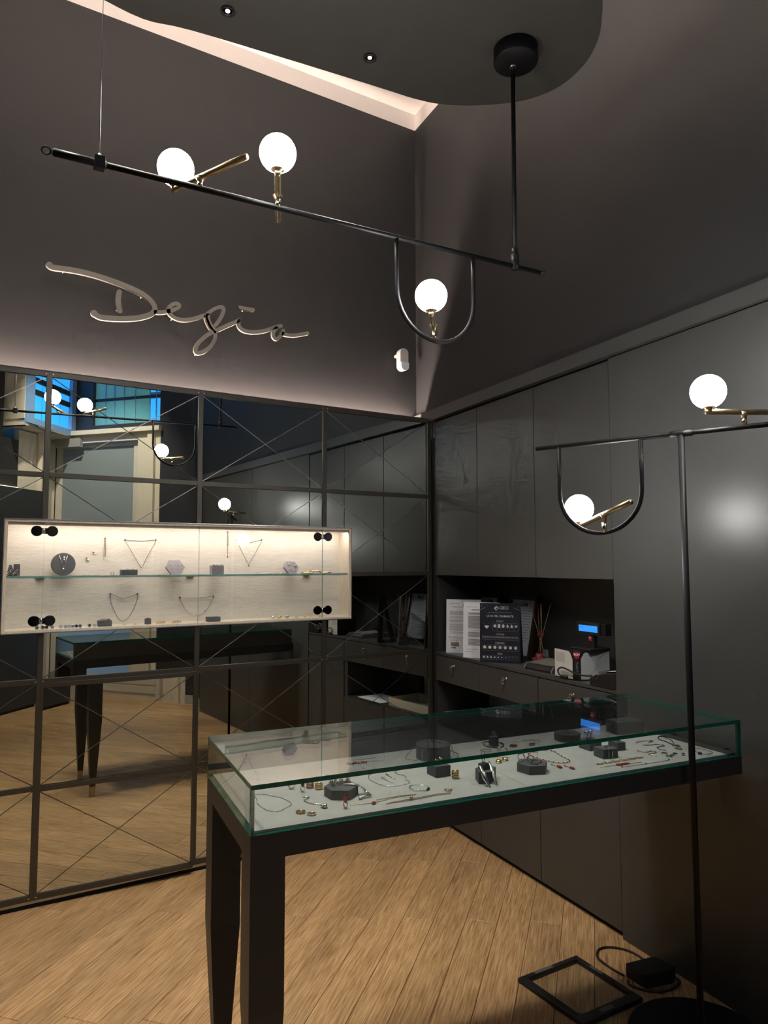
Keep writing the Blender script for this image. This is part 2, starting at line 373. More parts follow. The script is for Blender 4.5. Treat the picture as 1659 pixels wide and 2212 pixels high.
# ---- walls
struct(MB().box((-2.6, YB, 0), (2.75, YB+0.12, 4.683)).build('wall_back', 'wall'), 'dark charcoal upper wall above the mirrors')
struct(MB().box((-2.6, YB, 4.683), (2.75, YB+0.12, 4.80)).build('trim_1', 'white'), 'white band at the top of the back wall')
struct(MB(RW).box((-0.32, 0, 2.62), (4.6, -0.12, 4.683)).build('wall_right', 'wall'), 'dark upper wall over the cabinets')
struct(MB(RW).box((-0.32, 0, 4.683), (4.6, -0.12, 4.80)).build('trim_2', 'white'))
struct(MB(RW).box((-0.21, 0.028, 2.552), (4.5, -0.05, 2.620)).build('trim_3', 'lam'), 'flat charcoal cornice above the cabinets')
struct(MB(RW).box((-0.32, -0.46, 0), (4.6, -0.58, 2.60)).build('wall_right_lower', 'lamdark'))
struct(MB().box((-2.72, 1.8, 0), (-2.6, YB+0.1, 4.80)).build('wall_left', 'wall'))
struct(MB().box((-2.7, -2.7, 4.80), (3.3, 4.2, 4.90)).build('ceiling', 'white'), 'white ceiling above the hanging island')
# wall behind the photographer (45 degrees), with dark cladding to 2.5 m and a concealed light above it
w1 = (0.403, -1.101); w1d = (0.69, -0.724)
def W1(p):                   # (k along the wall, t into the room, z)
    return (w1[0] + w1d[0]*p[0] + 0.724*p[1], w1[1] + w1d[1]*p[0] + 0.69*p[1], p[2])
struct(MB(W1).box((-4.4, -0.10, 0), (0.245, -0.22, 3.03)).box((-4.4, -0.10, 3.03), (0.0, -0.22, 4.8)).build('wall_front', 'wall'), 'charcoal wall behind the viewer')
cl = thing('wall_cladding', 'tall dark panel cladding opposite the mirrors, seen in reflection', 'cladding', W1((-1.0, 0, 0)))
MB(W1).box((-4.3, 0, 0.03), (0.54, -0.08, 2.47)).build('panel', 'navy', cl)
MB(W1).box((-4.3, -0.01, 0), (0.53, -0.07, 0.03)).build('plinth', 'gap', cl)
MB(W1).box((-4.3, -0.05, 2.472), (0.20, -0.085, 2.484)).build('led_strip', 'ledrear', cl)
# cream vestibule
struct(MB(W1).box((0.245, -0.10, 2.0), (0.56, -0.16, 3.15)).build('wall_front_cream', 'creamwood'))
def W2(p):                   # (u along the door wall, t into the room, z)
    return (1.142 + 0.672*p[0] - 0.740*p[1], -1.848 + 0.740*p[0] + 0.672*p[1], p[2])
j0 = W1((0.54, -0.08, 0)); j1 = W2((-0.36, 0, 0))
jd = Vector((j1[0]-j0[0], j1[1]-j0[1], 0)); jl = jd.length; jd.normalize(); jn = Vector((jd.y, -jd.x, 0))
def WJ(p): return (j0[0] + jd.x*p[0] - jn.x*p[1], j0[1] + jd.y*p[0] - jn.y*p[1], p[2])
sj = struct(MB(WJ).box((0, 0, 0), (jl, 0.05, 3.2)).build('wall_vestibule', 'creamwood'))
for i in range(4):
    MB(WJ).box((0.012 + i*jl/4, -0.010, 0.02), ((i+1)*jl/4 - 0.006, 0.004, 3.18)).build('board', 'creamwood', sj)
struct(MB(W2).box((-0.5, -0.02, 0), (-0.27, -0.12, 3.3)).box((0.97, -0.02, 0), (1.9, -0.12, 3.26)).box((1.29, -0.02, 3.26), (1.9, -0.12, 4.8)).box((-0.5, -0.02, 3.16), (1.9, -0.12, 3.26)).box((-0.5, -0.02, 4.3), (1.29, -0.12, 4.8)).build('wall_door', 'wall'))
dk = struct(MB(W2).box((1.29, 0.0, 0.10), (1.9, 0.05, 4.6)).build('wall_door_dark', 'navy'))
struct(MB(W2).box((1.285, 0.05, 0), (1.9, 0.062, 0.10)).build('baseboard_front', 'baseboard'))
# entrance door
dr = struct(MB(W2).box((-0.27, -0.01, 0.02), (-0.18, -0.05, 3.10)).box((0.87, -0.01, 0.02), (0.965, -0.05, 3.10)).box((-0.18, -0.01, 3.06), (0.87, -0.05, 3.10)).box((-0.27, -0.01, -0.002), (0.965, -0.05, 0.30)).build('door_1', 'creamdoor'), 'cream entrance door with tall frosted pane')
MB(W2).box((-0.18, -0.025, 0.30), (0.87, -0.035, 3.06)).build('pane', 'frost', dr)
MB(W2).box((-0.12, 0.0, 0.07), (0.81, -0.012, 0.155)).build('panel', 'creamdoor', dr)
MB(W2).box((-0.12, 0.0, 0.175), (0.81, -0.012, 0.27)).build('panel', 'creamdoor', dr)
MB(W2).box((-0.21, 0.04, 1.36), (-0.195, 0.055, 1.75)).build('handle', 'steel', dr)
t5 = struct(MB(W2).box((0.97, 0.0, 0), (1.12, 0.055, 3.20)).build('trim_4', 'creamwood'), 'cream moulded door surround')
MB(W2).box((1.12, 0.0, 0), (1.21, 0.085, 3.20)).build('pilaster', 'creamwood', t5)
MB(W2).box((1.21, 0.0, 0), (1.28, 0.05, 3.20)).build('pilaster', 'creamwood', t5)
MB(W2).box((-0.36, 0.0, 0), (-0.275, 0.05, 3.20)).build('pilaster', 'creamwood', t5)
MB(W2).box((-0.36, 0.0, 3.11), (0.97, 0.05, 3.20)).build('lintel', 'creamwood', t5)
MB(W2).box((-0.38, 0.0, 3.20), (1.30, 0.12, 3.255)).build('cornice', 'creamwood', t5)
MB(W2).box((-0.20, 0.05, 3.06), (0.17, 0.11, 3.165)).build('closer_case', 'greybox', t5)
# window over the door
wn = struct(MB(W2).box((0.02, 0.02, 3.27), (0.28, -0.06, 4.28)).box((1.245, 0.02, 3.27), (1.29, -0.06, 4.28)).box((0.28, 0.02, 3.27), (1.245, -0.06, 3.325)).build('window_1', 'navy'), 'fixed window above the entrance door')
MB(W2).box((0.28, -0.03, 3.325), (0.90, -0.035, 4.28)).build('pane', 'tealglass', wn)
MB(W2).box((0.90, -0.03, 3.325), (1.07, -0.035, 4.28)).build('pane', 'tealglass', wn)
MB(W2).box((1.075, -0.03, 3.325), (1.155, -0.035, 3.62)).build('pane', 'skyglass', wn)
MB(W2).box((1.165, -0.03, 3.325), (1.245, -0.035, 3.62)).build('pane', 'skyglass', wn)
MB(W2).box((1.075, -0.03, 3.70), (1.245, -0.035, 4.28)).build('pane', 'skyglass', wn)
for u in (0.43, 0.56, 0.70, 0.86, 1.07, 1.16): MB(W2).box((u-0.006, -0.02, 3.325), (u+0.006, -0.03, 4.28)).build('mullion', 'bluetrim', wn)
MB(W2).box((0.28, -0.02, 3.63), (1.245, -0.03, 3.665)).build('transom', 'navy', wn)
# jutting bulkhead with its window beside the door
v1 = W2((0.02, 0.02, 0)); v0 = (0.542, -1.074); fd = Vector((v0[0]-v1[0], v0[1]-v1[1], 0)); fl2 = fd.length; fd.normalize(); fn = Vector((-fd.y, fd.x, 0))
if fn.dot(Vector((0.7, 0.7, 0))) < 0: fn = -fn
def F2(p): return (v1[0] + fd.x*p[0] + fn.x*p[1], v1[1] + fd.y*p[0] + fn.y*p[1], p[2])
struct(MB(F2).box((-0.1, -0.02, 3.165), (fl2, -0.75, 3.20)).build('ceiling_vestibule', 'creamwood'))
w2 = struct(MB(F2).box((0, 0.01, 3.20), (0.09, -0.06, 4.78)).box((fl2-0.14, 0.01, 3.20), (fl2, -0.06, 4.78)).box((0.09, 0.01, 3.20), (fl2-0.14, -0.06, 3.27)).build('window_2', 'bluetrim'), 'blue daylit window of the bulkhead')
for i in range(4):
    a = 0.095 + i*(fl2-0.24)/4; b = 0.095 + (i+1)*(fl2-0.24)/4 - 0.012
    MB(F2).box((a, -0.03, 3.27), (b, -0.035, 3.55)).build('pane', 'skyglass', w2)
    MB(F2).box((a, -0.03, 3.62), (b, -0.035, 3.69)).build('pane', 'skyglass', w2)
    MB(F2).box((a, -0.03, 3.76), (b, -0.035, 4.70)).build('pane', 'skyglass', w2)
MB(F2).box((0.09, -0.02, 3.555), (fl2-0.14, -0.05, 3.615)).box((0.09, -0.02, 3.695), (fl2-0.14, -0.05, 3.755)).build('transom', 'navy', w2)
MB(F2).box((0.15, 0.02, 3.175), (fl2-0.2, 0.0, 3.197)).build('vent', 'steel', w2)
f1n = Vector((0.70, 0.714, 0))
def F1(p): return (v0[0] - f1n.x*p[0] + fd.x*p[1], v0[1] - f1n.y*p[0] + fd.y*p[1], p[2])
b1 = struct(MB(F1).box((0, 0, 3.165), (0.75, -0.05, 4.79)).build('wall_bulkhead', 'creamwood'))
for i in range(5): MB(F1).box((0.01+i*0.15, 0.0, 3.24), (0.152+i*0.15, 0.012, 4.78)).build('board', 'creamwood', b1)
MB(F1).box((0.30, 0.0, 3.185), (0.62, 0.012, 3.225)).build('vent', 'steel', b1)
struct(MB(F2).box((-0.3, -0.75, 3.0), (fl2+0.3, -0.80, 4.8)).build('wall_bulkhead_rear', 'creamwood'))
# daylight on the street side of the door
dl = lamp('daylight_street', 'AREA', W2((0.345, -0.55, 0.55)), 22.0, (0.30, 0.58, 1.0), shape='RECTANGLE', size=1.3, size_y=1.5)
es = thing('added_entrance_spotlight', 'small black ceiling spotlight, unseen, added to light the entrance door', 'spotlight', (0.70, -0.10, 4.68))  # unseen fixture, added to brighten the door and its cream surround
MB().tube([(0.70, -0.10, 4.80), (0.70, -0.10, 4.72)], 0.008, 10).build('stem', 'black', es)
MB().tube([(0.67, -0.045, 4.74), (0.715, -0.128, 4.66)], 0.03, 16).build('head', 'black', es)
esl = lamp('added_entrance_light', 'SPOT', (0.725, -0.145, 4.64), 300.0, (1.0, 0.90, 0.74), spot_size=math.radians(62), spot_blend=0.6, shadow_soft_size=0.04)
esl.rotation_euler = Vector((0.725-1.45, -0.145+1.45, 4.64-1.75)).to_track_quat('Z', 'Y').to_euler()
dl.rotation_euler = Vector((0.740, -0.672, 0)).to_track_quat('Z', 'Y').to_euler()

# ---- hanging ceiling island
def arc(cx, cy, r, a0, a1, n, ry=None): return [(cx + r*math.cos(math.radians(a0+(a1-a0)*i/n)), cy + (ry or r)*math.sin(math.radians(a0+(a1-a0)*i/n))) for i in range(n+1)]
isl = spline([(.32,2.535),(.50,2.562),(.67,2.526),(1.10,2.475),(1.463,2.437),(1.60,2.424),(1.724,2.395),(1.85,2.331),(1.978,2.234),(2.055,2.14),(2.092,2.03),(2.082,1.899),(2.03,1.783),(1.955,1.693),(1.85,1.60),(1.70,1.52),(1.50,1.475),(1.1,1.45),(.6,1.46),(.15,1.50),(-.12,1.62),(-.28,1.82),(-.30,2.05),(-.20,2.28),(.0,2.44),(.18,2.51)], 4, True)
it = thing('ceiling_island', 'dark rounded plaster island hanging below the white ceiling', 'ceiling panel', (1.0, 2.0, 3.62))
MB().prism([(p[0], p[1]) for p in isl], 3.622, 3.74).build('panel', 'ceil_dark', it)
MB().prism([(1.0+(p[0]-1.0)*0.86, 2.0+(p[1]-2.0)*0.80) for p in isl], 3.741, 3.752).build('led_strip', 'ledcove', it)
for x, y in ((0.2, 2.1), (1.6, 2.2), (1.4, 1.7), (0.1, 1.8)): MB().tube([(x, y, 3.75), (x, y, 4.8)], 0.006, 8).build('suspension_rod', 'black', it)
spots = [((.755, 2.364), 'small recessed spotlight in the island, further from the pendant rose'), ((1.317, 2.305), 'small recessed spotlight in the island, nearer the pendant rose')]
for (x, y), lb in spots:
    t = thing('recessed_spotlight', lb, 'spotlight', (x, y, 3.61), 'island spotlights')
    MB().lathe((x, y, 3.6), [(0.026, 0.021), (0.026, 0.016), (0.020, 0.014), (0.017, 0.021)], 20).build('ring', 'plastic', t)
    MB().lathe((x, y, 3.6), [(0.008, 0.021), (0.008, 0.019)], 14).build('diode', 'spot', t)
for i, (x, y, e) in enumerate([(.755, 2.364, 2.3), (1.317, 2.305, 2.3), (.0, 2.10, 3.6)]):  # the last has no fixture: unseen, added to light the table's left end
    lamp('island_spot_light', 'SPOT', (x, y, 3.59), SPOT_W*e, (1.0, 0.93, 0.82), spot_size=math.radians(105), spot_blend=0.9, shadow_soft_size=0.14)

# ================================================================== MIRROR WALL
PX = [0.3370, 1.0950, 1.8515, 2.6140]; pitch = 0.757
cols = [(PX[0]-2*pitch, PX[0]-pitch), (PX[0]-pitch, PX[0]), (PX[0], PX[1]), (PX[1], PX[2]), (PX[2], PX[3])]
ZB = [0.052 + 0.5*i for i in range(6)]; HB = 0.0131
SX0, SX1, SZ0, SZ1 = 0.165, 2.025, 1.287, 1.830     # showcase opening
mw = thing('mirror_wall', 'floor to head height mirror wall of bronze framed panels with crossed grooves', 'mirror', (0.4, D, 0))
def mirror_panel(x0, x1, z0, z1, parent, xf, cut=True, yo=0.0):
    x0 += HB; x1 -= HB; z0 += HB; z1 -= HB; cx, cz = (x0+x1)/2, (z0+z1)/2; g = 0.0021
    cor = [(x0,z0),(x1,z0),(x1,z1),(x0,z1)]
    for i in range(4):
        tri = [cor[i], cor[(i+1) % 4], (cx, cz)]
        d1 = (cx-cor[i][0], cz-cor[i][1]); d2 = (cor[(i+1)%4][0]-cx, cor[(i+1)%4][1]-cz)
        def side(pa, d):
            ln = math.hypot(*d); nx, nz = -d[1]/ln, d[0]/ln; m = ((tri[0][0]+tri[1][0]+tri[2][0])/3, (tri[0][1]+tri[1][1]+tri[2][1])/3)
            sg = 1 if (m[0]-pa[0])*nx + (m[1]-pa[1])*nz > 0 else -1
            return lambda q: sg*((q[0]-pa[0])*nx + (q[1]-pa[1])*nz) - g
        tri = clip(tri, side(cor[i], d1)); tri = clip(tri, side((cx, cz), d2))
        pieces = [tri]
        if cut and x0 < SX1 and x1 > SX0 and z0 < SZ1 and z1 > SZ0:
            mid = clip(clip(tri, lambda q: q[1]-SZ0), lambda q: SZ1-q[1])
            pieces = [clip(tri, lambda q: q[1]-SZ1), clip(tri, lambda q: SZ0-q[1]), clip(mid, lambda q: SX0-q[0]), clip(mid, lambda q: q[0]-SX1)]
        mb = MB(xf)
        for pc in pieces:
            if len(pc) > 2 and abs(sum(pc[j][0]*pc[(j+1)%len(pc)][1]-pc[(j+1)%len(pc)][0]*pc[j][1] for j in range(len(pc)))) > 1e-6:
                mb.prism(pc, D + 0.004 + yo, D + 0.010 + yo, 'xz')
        if mb.f: mb.build('mirror_pane', 'mirror', parent)
def bar(a, b, parent, name, xf=ID, depth=(-0.004, 0.02)):
    MB(xf).box((a[0], D+depth[0], a[1]), (b[0], D+depth[1], b[1])).build(name, 'bronze', parent, bevel=0.0015)
for ci, (x0, x1) in enumerate(cols):
    for r in range(5):
        if ci == 2 and r < 2: continue
        mirror_panel(x0, x1, ZB[r], ZB[r+1], mw, ID)
    for r in range(6):
        z = ZB[r]
        if ci == 2 and r < 2: continue
        segs = [(x0+HB, x1-HB)]
        if SZ0 < z < SZ1: segs = [(a, b) for a, b in ((x0+HB, min(x1-HB, SX0)), (max(x0+HB, SX1), x1-HB)) if b-a > 0.005]
        for a, b in segs: bar((a, z-HB+(0.001 if r else 0)), (b, z+HB), mw, 'rail')
for i, x in enumerate([cols[0][0], cols[1][0], PX[0], PX[1], PX[2], PX[3]]):
    zlo = ZB[2]-HB if x in (PX[1],) else ZB[0]-HB
    segs = [(zlo, ZB[5]+HB)]
    if SX0 < x < SX1: segs = [(zlo, SZ0), (SZ1, ZB[5]+HB)]
    if x == PX[1]: segs += [(ZB[0]-HB, ZB[2]-HB)]
    for a, b in segs: bar((x-HB, a), (x+HB, b), mw, 'stile')
    if i < 5:
        for dx in (-0.008, 0.008):
            for z in (ZB[5]+0.002, ZB[2]+0.0, ZB[0]):
                if x == PX[1] and z < 1.2: continue
                MB().lathe((x+dx*1.9, D-0.004, z), [(0.0035, 0.0), (0.0035, -0.0012)], 10, 'y').build('screw', 'groove', mw)
bk = MB().box((cols[0][0], D+0.012, 0.02), (SX0-0.004, D+0.03, 2.56)).box((SX1+0.004, D+0.012, 0.02), (PX[3], D+0.03, 2.56)).box((SX0-0.004, D+0.012, SZ1+0.004), (SX1+0.004, D+0.03, 2.56)).box((SX0-0.004, D+0.012, 0.02), (SX1+0.004, D+0.03, SZ0-0.004))
bk.build('backing_panel', 'groove', mw)
MB().box((cols[0][0], D+0.015, 0.0), (PX[3], D+0.10, 0.038)).build('plinth', 'gap', mw)
MB().box((cols[0][0], D+0.0, 2.5655), (PX[3], D+0.104, 2.572)).build('top_board', 'lamdark', mw)
MB().box((cols[0][0], D+0.145, 2.462), (PX[3]-0.01, D+0.165, 2.470)).build('led_strip', 'ledwarm', mw)
MB().box((cols[0][0], D+0.10, 2.445), (PX[3], D+0.197, 2.461)).build('led_ledge', 'lamdark', mw)
MB().box((cols[0][0], D+0.098, 2.461), (PX[3], D+0.104, 2.5655)).build('light_shield', 'white', mw)
# hinged door in the mirror wall, not quite closed
TH = 0.034
def MD(p): return (PX[0] + (p[0]-PX[0])*math.cos(TH) + (p[1]-D)*math.sin(TH), D - (p[0]-PX[0])*math.sin(TH) + (p[1]-D)*math.cos(TH), p[2])
md = thing('mirror_door', 'low mirror door standing slightly open below the lit showcase', 'mirror door', (PX[0], D, 0.03))
xa, xb = PX[0]+0.006, PX[1]-0.008
for r in range(2): mirror_panel(xa, xb, ZB[r]-(0.0), ZB[r+1]-0.006, md, MD, False)
for z, z2 in ((ZB[0]-HB, ZB[0]+HB), (ZB[1]-HB-0.003, ZB[1]+HB-0.003), (ZB[2]-2*HB-0.004, ZB[2]-0.008)): bar((xa+HB, z), (xb-HB, z2), md, 'rail', MD)
for x in (xa, xb): bar((x-HB*(x==xb)-0.0*HB, ZB[0]-HB), (x+HB*(x==xa), ZB[2]-0.008), md, 'stile', MD)
MB(MD).box((xa, D+0.012, ZB[0]-HB), (xb, D+0.022, ZB[2]-0.008)).build('backing_panel', 'groove', md)

# ================================================================== WALL SHOWCASE
YF, YK = 3.772, 3.915
sh = thing('wall_showcase', 'long lit cream showcase set into the mirror wall', 'showcase', ((SX0+SX1)/2, D, SZ0))
MB().box((SX0, YK, SZ0), (SX1, YK+0.012, SZ1)).build('back_panel', 'paperwall', sh)
MB().box((SX0, YF+0.004, SZ1-0.012), (SX1, YK, SZ1)).build('top_panel', 'ash', sh)
MB().box((SX0, YF+0.004, SZ0), (SX1, YK, SZ0+0.012)).build('bottom_panel', 'ash', sh)
MB().box((SX0, YF+0.004, SZ0+0.012), (SX0+0.014, YK, SZ1-0.012)).build('side_panel', 'ash', sh)
MB().box((SX1-0.014, YF+0.004, SZ0+0.012), (SX1, YK, SZ1-0.012)).build('side_panel', 'ash', sh)
fr = MB(); fw = 0.004
fr.box((SX0-fw, YF, SZ0-fw), (SX1+fw, YF+0.03, SZ0)).box((SX0-fw, YF, SZ1), (SX1+fw, YF+0.03, SZ1+fw)).box((SX0-fw, YF, SZ0), (SX0, YF+0.03, SZ1)).box((SX1, YF, SZ0), (SX1+fw, YF+0.03, SZ1))
fr.build('edge_frame', 'steel', sh)
MB().box((SX0+0.02, YF+0.026, SZ1-0.016), (SX1-0.02, YF+0.038, SZ1-0.0122)).build('led_strip', 'ledcase', sh)
MB().box((SX0+0.014, YF+0.018, SZ1-0.026), (SX1-0.014, YF+0.022, SZ1-0.012)).build('light_lip', 'ash', sh)
MB().box((SX0+0.016, YF+0.022, 1.549), (SX1-0.016, YK-0.002, 1.557), edge=2).build('glass_shelf', 'caseglass', sh, second='shelfedge')
for x in (0.335, 1.085, 1.79):
    MB().prism([(x-0.022, 1.5475), (x-0.010, 1.544), (x, 1.540), (x+0.010, 1.544), (x+0.022, 1.5475), (x, 1.549)], YK-0.014, YK-0.001, 'xz').build('shelf_bracket', 'steel', sh)
gy0, gy1 = YF+0.006, YF+0.012
for a, b, nm in ((SX0+0.002, 0.335, 'side_pane'), (0.338, 1.0935, 'glass_door'), (1.0965, 1.833, 'glass_door'), (1.836, SX1-0.002, 'side_pane')):
    g = MB().box((a, gy0, SZ0+0.006), (b, gy1, SZ1-0.004), edge=1).build(nm, 'caseglass', sh, second='shelfedge')
    if nm == 'glass_door':
        hx = 0.3365 if a < 0.5 else 1.8345
        for z in (1.342, 1.775):
            MB().lathe((hx-0.034, gy0-0.001, z), [(0.026, 0.0), (0.026, -0.004), (0.023, -0.006)], 28, 'y').lathe((hx+0.034, gy0-0.001, z), [(0.026, 0.0), (0.026, -0.004), (0.023, -0.006)], 28, 'y').box((hx-0.014, gy0-0.007, z-0.014), (hx+0.014, gy0, z+0.014)).build('hinge', 'hingeblk', g)
            MB().tube([(hx-0.003, gy0-0.006, z-0.015), (hx-0.003, gy0-0.006, z+0.015)], 0.004, 8).box((hx-0.012, gy0-0.0085, z-0.011), (hx+0.002, gy0-0.006, z+0.011)).build('hinge_pin', 'chrome', g)

# ================================================================== SIGN, SENSOR
sg = thing('wall_sign', 'raised taupe script lettering on the dark wall above the mirrors', 'sign', (1.05, 3.945, 2.85))
# stroke centre lines on the wall, metres (x, z), half width
STR = [
 ([(0.327,3.158),(0.345,3.15),(0.403,3.154),(0.472,3.156),(0.555,3.151),(0.64,3.139),(0.727,3.121),(0.794,3.1),(0.84,3.071),(0.863,3.037),(0.859,3.01),(0.833,2.986),(0.775,2.96),(0.71,2.943),(0.645,2.933),(0.586,2.929),(0.556,2.939)], 0.0125),
 ([(0.676,3.086),(0.672,3.060),(0.672,3.029),(0.681,2.981)], 0.0115),
 ([(0.859,3.009),(0.89,3.012),(0.913,3.018),(0.948,3.032),(0.983,3.051),(0.998,3.069),(0.99,3.08),(0.971,3.077),(0.947,3.057),(0.938,3.036),(0.951,3.01),(0.984,2.994),(1.028,2.994),(1.083,3.011),(1.145,3.043)], 0.0095),
 ([(1.145,3.04),(1.173,3.067),(1.207,3.095),(1.242,3.111),(1.256,3.100),(1.249,3.068),(1.231,3.029),(1.206,2.992)], 0.0088),
 ([(1.148,3.04),(1.157,3.013),(1.171,2.984),(1.189,2.961),(1.206,2.946),(1.204,2.911),(1.185,2.871),(1.148,2.833),(1.109,2.815),(1.095,2.828),(1.103,2.86),(1.125,2.892),(1.158,2.927),(1.188,2.949)], 0.0098),
 ([(1.162,3.056),(1.165,3.02),(1.18,2.988),(1.197,2.968)], 0.0105),
 ([(1.198,2.955),(1.238,2.98),(1.296,3.016),(1.352,3.050)], 0.0100),
 ([(1.352,3.053),(1.346,3.026),(1.362,3.001),(1.398,2.991),(1.453,2.997),(1.515,3.016),(1.571,3.045),(1.614,3.063)], 0.0100),
 ([(1.592,3.053),(1.567,3.019),(1.567,2.989),(1.583,2.976),(1.607,2.991),(1.623,3.018),(1.630,3.036)], 0.0095),
 ([(1.618,3.016),(1.667,3.014),(1.726,3.025),(1.792,3.048)], 0.0095),
 ([(1.355,3.13),(1.39,3.128),(1.436,3.13)], 0.0095)]
BLOB = {0: [(0.330, 3.160, 0.016), (0.552, 2.944, 0.018)]}
for i, (pts, hw) in enumerate(STR):
    hw *= 1.16
    P = spline([(p[0], p[1], 0) for p in pts], 5); n = len(P); L_, R_ = [], []
    for k in range(n):
        a = Vector(P[max(k-1,0)]); b = Vector(P[min(k+1,n-1)]); d = (b-a).normalized(); q = Vector(P[k]); nn = Vector((-d.y, d.x, 0))
        L_.append(q+nn*hw); R_.append(q-nn*hw)
    mb = MB()
    def cap(q, d, side):
        a0 = math.atan2(d.y, d.x) + (PI/2 if side else -PI/2); return [Vector((q[0]+hw*math.cos(a0+PI*j/6), q[1]+hw*math.sin(a0+PI*j/6), 0)) for j in range(1, 6)]
    for y0, y1 in ((3.918, 3.934),):
        vs = []; fs = []
        for k in range(n):
            for q in (L_[k], R_[k]):
                vs += [(q.x, y0, q.y), (q.x, y1, q.y)]
        for k in range(n-1):
            a = 4*k; b = a+4; fs += [(a, b, b+2, a+2), (a+1, a+3, b+3, b+1), (a, a+1, b+1, b), (a+2, b+2, b+3, a+3)]
        fs += [(0, 2, 3, 1), (4*n-4, 4*n-3, 4*n-1, 4*n-2)]
        mb.add(vs, fs)
    for q in (P[0], P[-1]): mb.lathe((q[0], y0, q[1]), [(hw, 0.0002), (hw, 0.0158)], 14, 'y')
    for bx, bz, br in BLOB.get(i, []): mb.lathe((bx, 3.918, bz), [(br, 0.0001), (br, 0.0159)], 18, 'y')
    mb.build('letter_stroke', 'signmetal', sg)
for x, z in ((0.40,3.154),(0.70,2.943),(0.672,3.070),(0.674,3.0),(0.97,2.999),(1.11,2.817),(1.39,3.129),(1.45,2.997),(1.72,3.024),(0.80,3.095),(1.20,3.088)):
    MB().tube([(x, 3.933, z+0.004), (x, YB, z+0.004)], 0.0035, 8).build('spacer', 'signmetal', sg)
pr = thing('motion_sensor', 'small white capsule motion sensor on the dark wall near the corner', 'sensor', (2.5, YB, 2.91))
cap_ = arc(0, 0.044, 0.034, 0, 180, 12) + arc(0, -0.040, 0.034, 180, 360, 12)
MB().prism([(2.502+p[0], 2.986+p[1]) for p in cap_], 3.912, 3.962, 'xz').build('body', 'pir', pr, bevel=0.006)
MB().prism([(2.502+p[0]*0.9, 2.980+p[1]*0.9) for p in arc(0, -0.046, 0.034, 180, 360, 12) + [(0.034, -0.018), (-0.034, -0.018)]], 3.902, 3.913, 'xz').build('lens', 'paper', pr)
MB().tube([(2.478, YB, 3.02), (2.472, 3.962, 3.02), (2.488, 3.945, 3.02)], 0.011, 10).build('bracket', 'pir', pr)

# ================================================================== CABINET WALL
def rbox(s0, s1, t0, t1, z0, z1): return MB(RW).box((s0, t0, z0), (s1, t1, z1))
struct(rbox(0.0, 0.045, -0.012, -0.45, 0, 2.55).build('trim_5', 'lamdark'))
struct(rbox(-0.30, -0.002, -0.010, -0.12, 0, 2.55).build('wall_corner', 'gap'))
struct(rbox(0.045, 1.615, -0.40, -0.45, 1.02, 1.56).build('wall_recess', 'lam'))
G = 0.0028
ups = [(0.047, 0.5357, 'dark overhead cupboard closest to the mirror corner'), (0.5357, 1.0664, 'middle dark overhead cupboard of the three'), (1.0664, 1.6130, 'dark overhead cupboard beside the tall unit, above the till')]
for a, b, lb in ups:
    t = thing('overhead_cupboard', lb, 'cupboard', RW(((a+b)/2, -0.2, 1.542)), 'overhead cupboards')
    rbox(a+0.001, b-0.001, -0.021, -0.398, 1.544, 2.548).build('body', 'gap', t)
    rbox(a+G, b-G, 0.0, -0.019, 1.541, 2.538).build('door', 'lam', t, bevel=0.001)
lows = [(0.047, 0.5357, 0.608, 'low dark cupboard under the open niche, closest to the mirror'), (0.5357, 1.0664, 0.608, 'low dark cupboard under the open niche, second from the mirror'), (1.0664, 1.6130, 0.872, 'taller low dark cupboard beside the full height unit')]
for a, b, zt, lb in lows:
    t = thing('low_cupboard', lb, 'cupboard', RW(((a+b)/2, -0.2, 0)), 'low cupboards')
    rbox(a+0.001, b-0.001, -0.021, -0.44, 0.03, zt-0.004).build('body', 'gap', t)
    rbox(a+G, b-G, 0.0, -0.019, 0.027, zt).build('door', 'lam', t, bevel=0.001)
    rbox(a, b, -0.022, -0.05, 0.0, 0.03).build('plinth', 'gap', t)
tag(rbox(0.047, 1.613, 0.0, -0.40, 1.036, 1.053).build('worktop', 'lam', bevel=0.001), 'long dark worktop under the overhead cupboards', 'worktop')
dws = [(0.047, 0.5357, 0.266, 'dark drawer with hanging key closest to the mirror'), (0.5357, 1.0664, 0.797, 'dark drawer with hanging key below the navy diamond card'), (1.0664, 1.6130, 1.335, 'dark drawer with key below the white till')]
for a, b, ks, lb in dws:
    t = thing('drawer_unit', lb, 'drawer', RW(((a+b)/2, -0.2, 0.876)), 'worktop drawers')
    rbox(a+0.001, b-0.001, -0.021, -0.398, 0.878, 1.034).build('body', 'lamdark', t)
    fd_ = rbox(a+G*(a > .1), b-(0.0045 if b > 1 and b < 1.5 else 0.0004), 0.0, -0.019, 0.876, 1.031).build('drawer_front', 'lam', t, bevel=0.001)
    lk = RW((ks, 0.0, 0.988)); nx = Vector((NX, NY, 0)); tx = Vector((UX, UY, 0))
    MB().tube([tuple(Vector(lk)-nx*0.004), tuple(Vector(lk)+nx*0.006)], 0.0085, 16).build('lock', 'brasslight', fd_)
    kp = Vector(lk)+nx*0.014
    MB().tube([tuple(Vector(lk)+nx*0.004), tuple(kp)], 0.003, 8).ringt(tuple(kp+Vector((0,0,-0.004))-tx*0.010), 0.0075, 0.0016, tuple(nx)).ringt(tuple(kp+Vector((0,0,-0.020))-tx*0.016), 0.009, 0.0012, tuple(tx+nx*0.6)).box(tuple(kp+Vector((0,0,-0.050))-tx*0.024-nx*0.001), tuple(kp+Vector((0,0,-0.032))-tx*0.010+nx*0.001)).box(tuple(kp+Vector((0,0,-0.074))-tx*0.019-nx*0.001), tuple(kp+Vector((0,0,-0.050))-tx*0.015+nx*0.001)).build('key', 'steel', fd_)
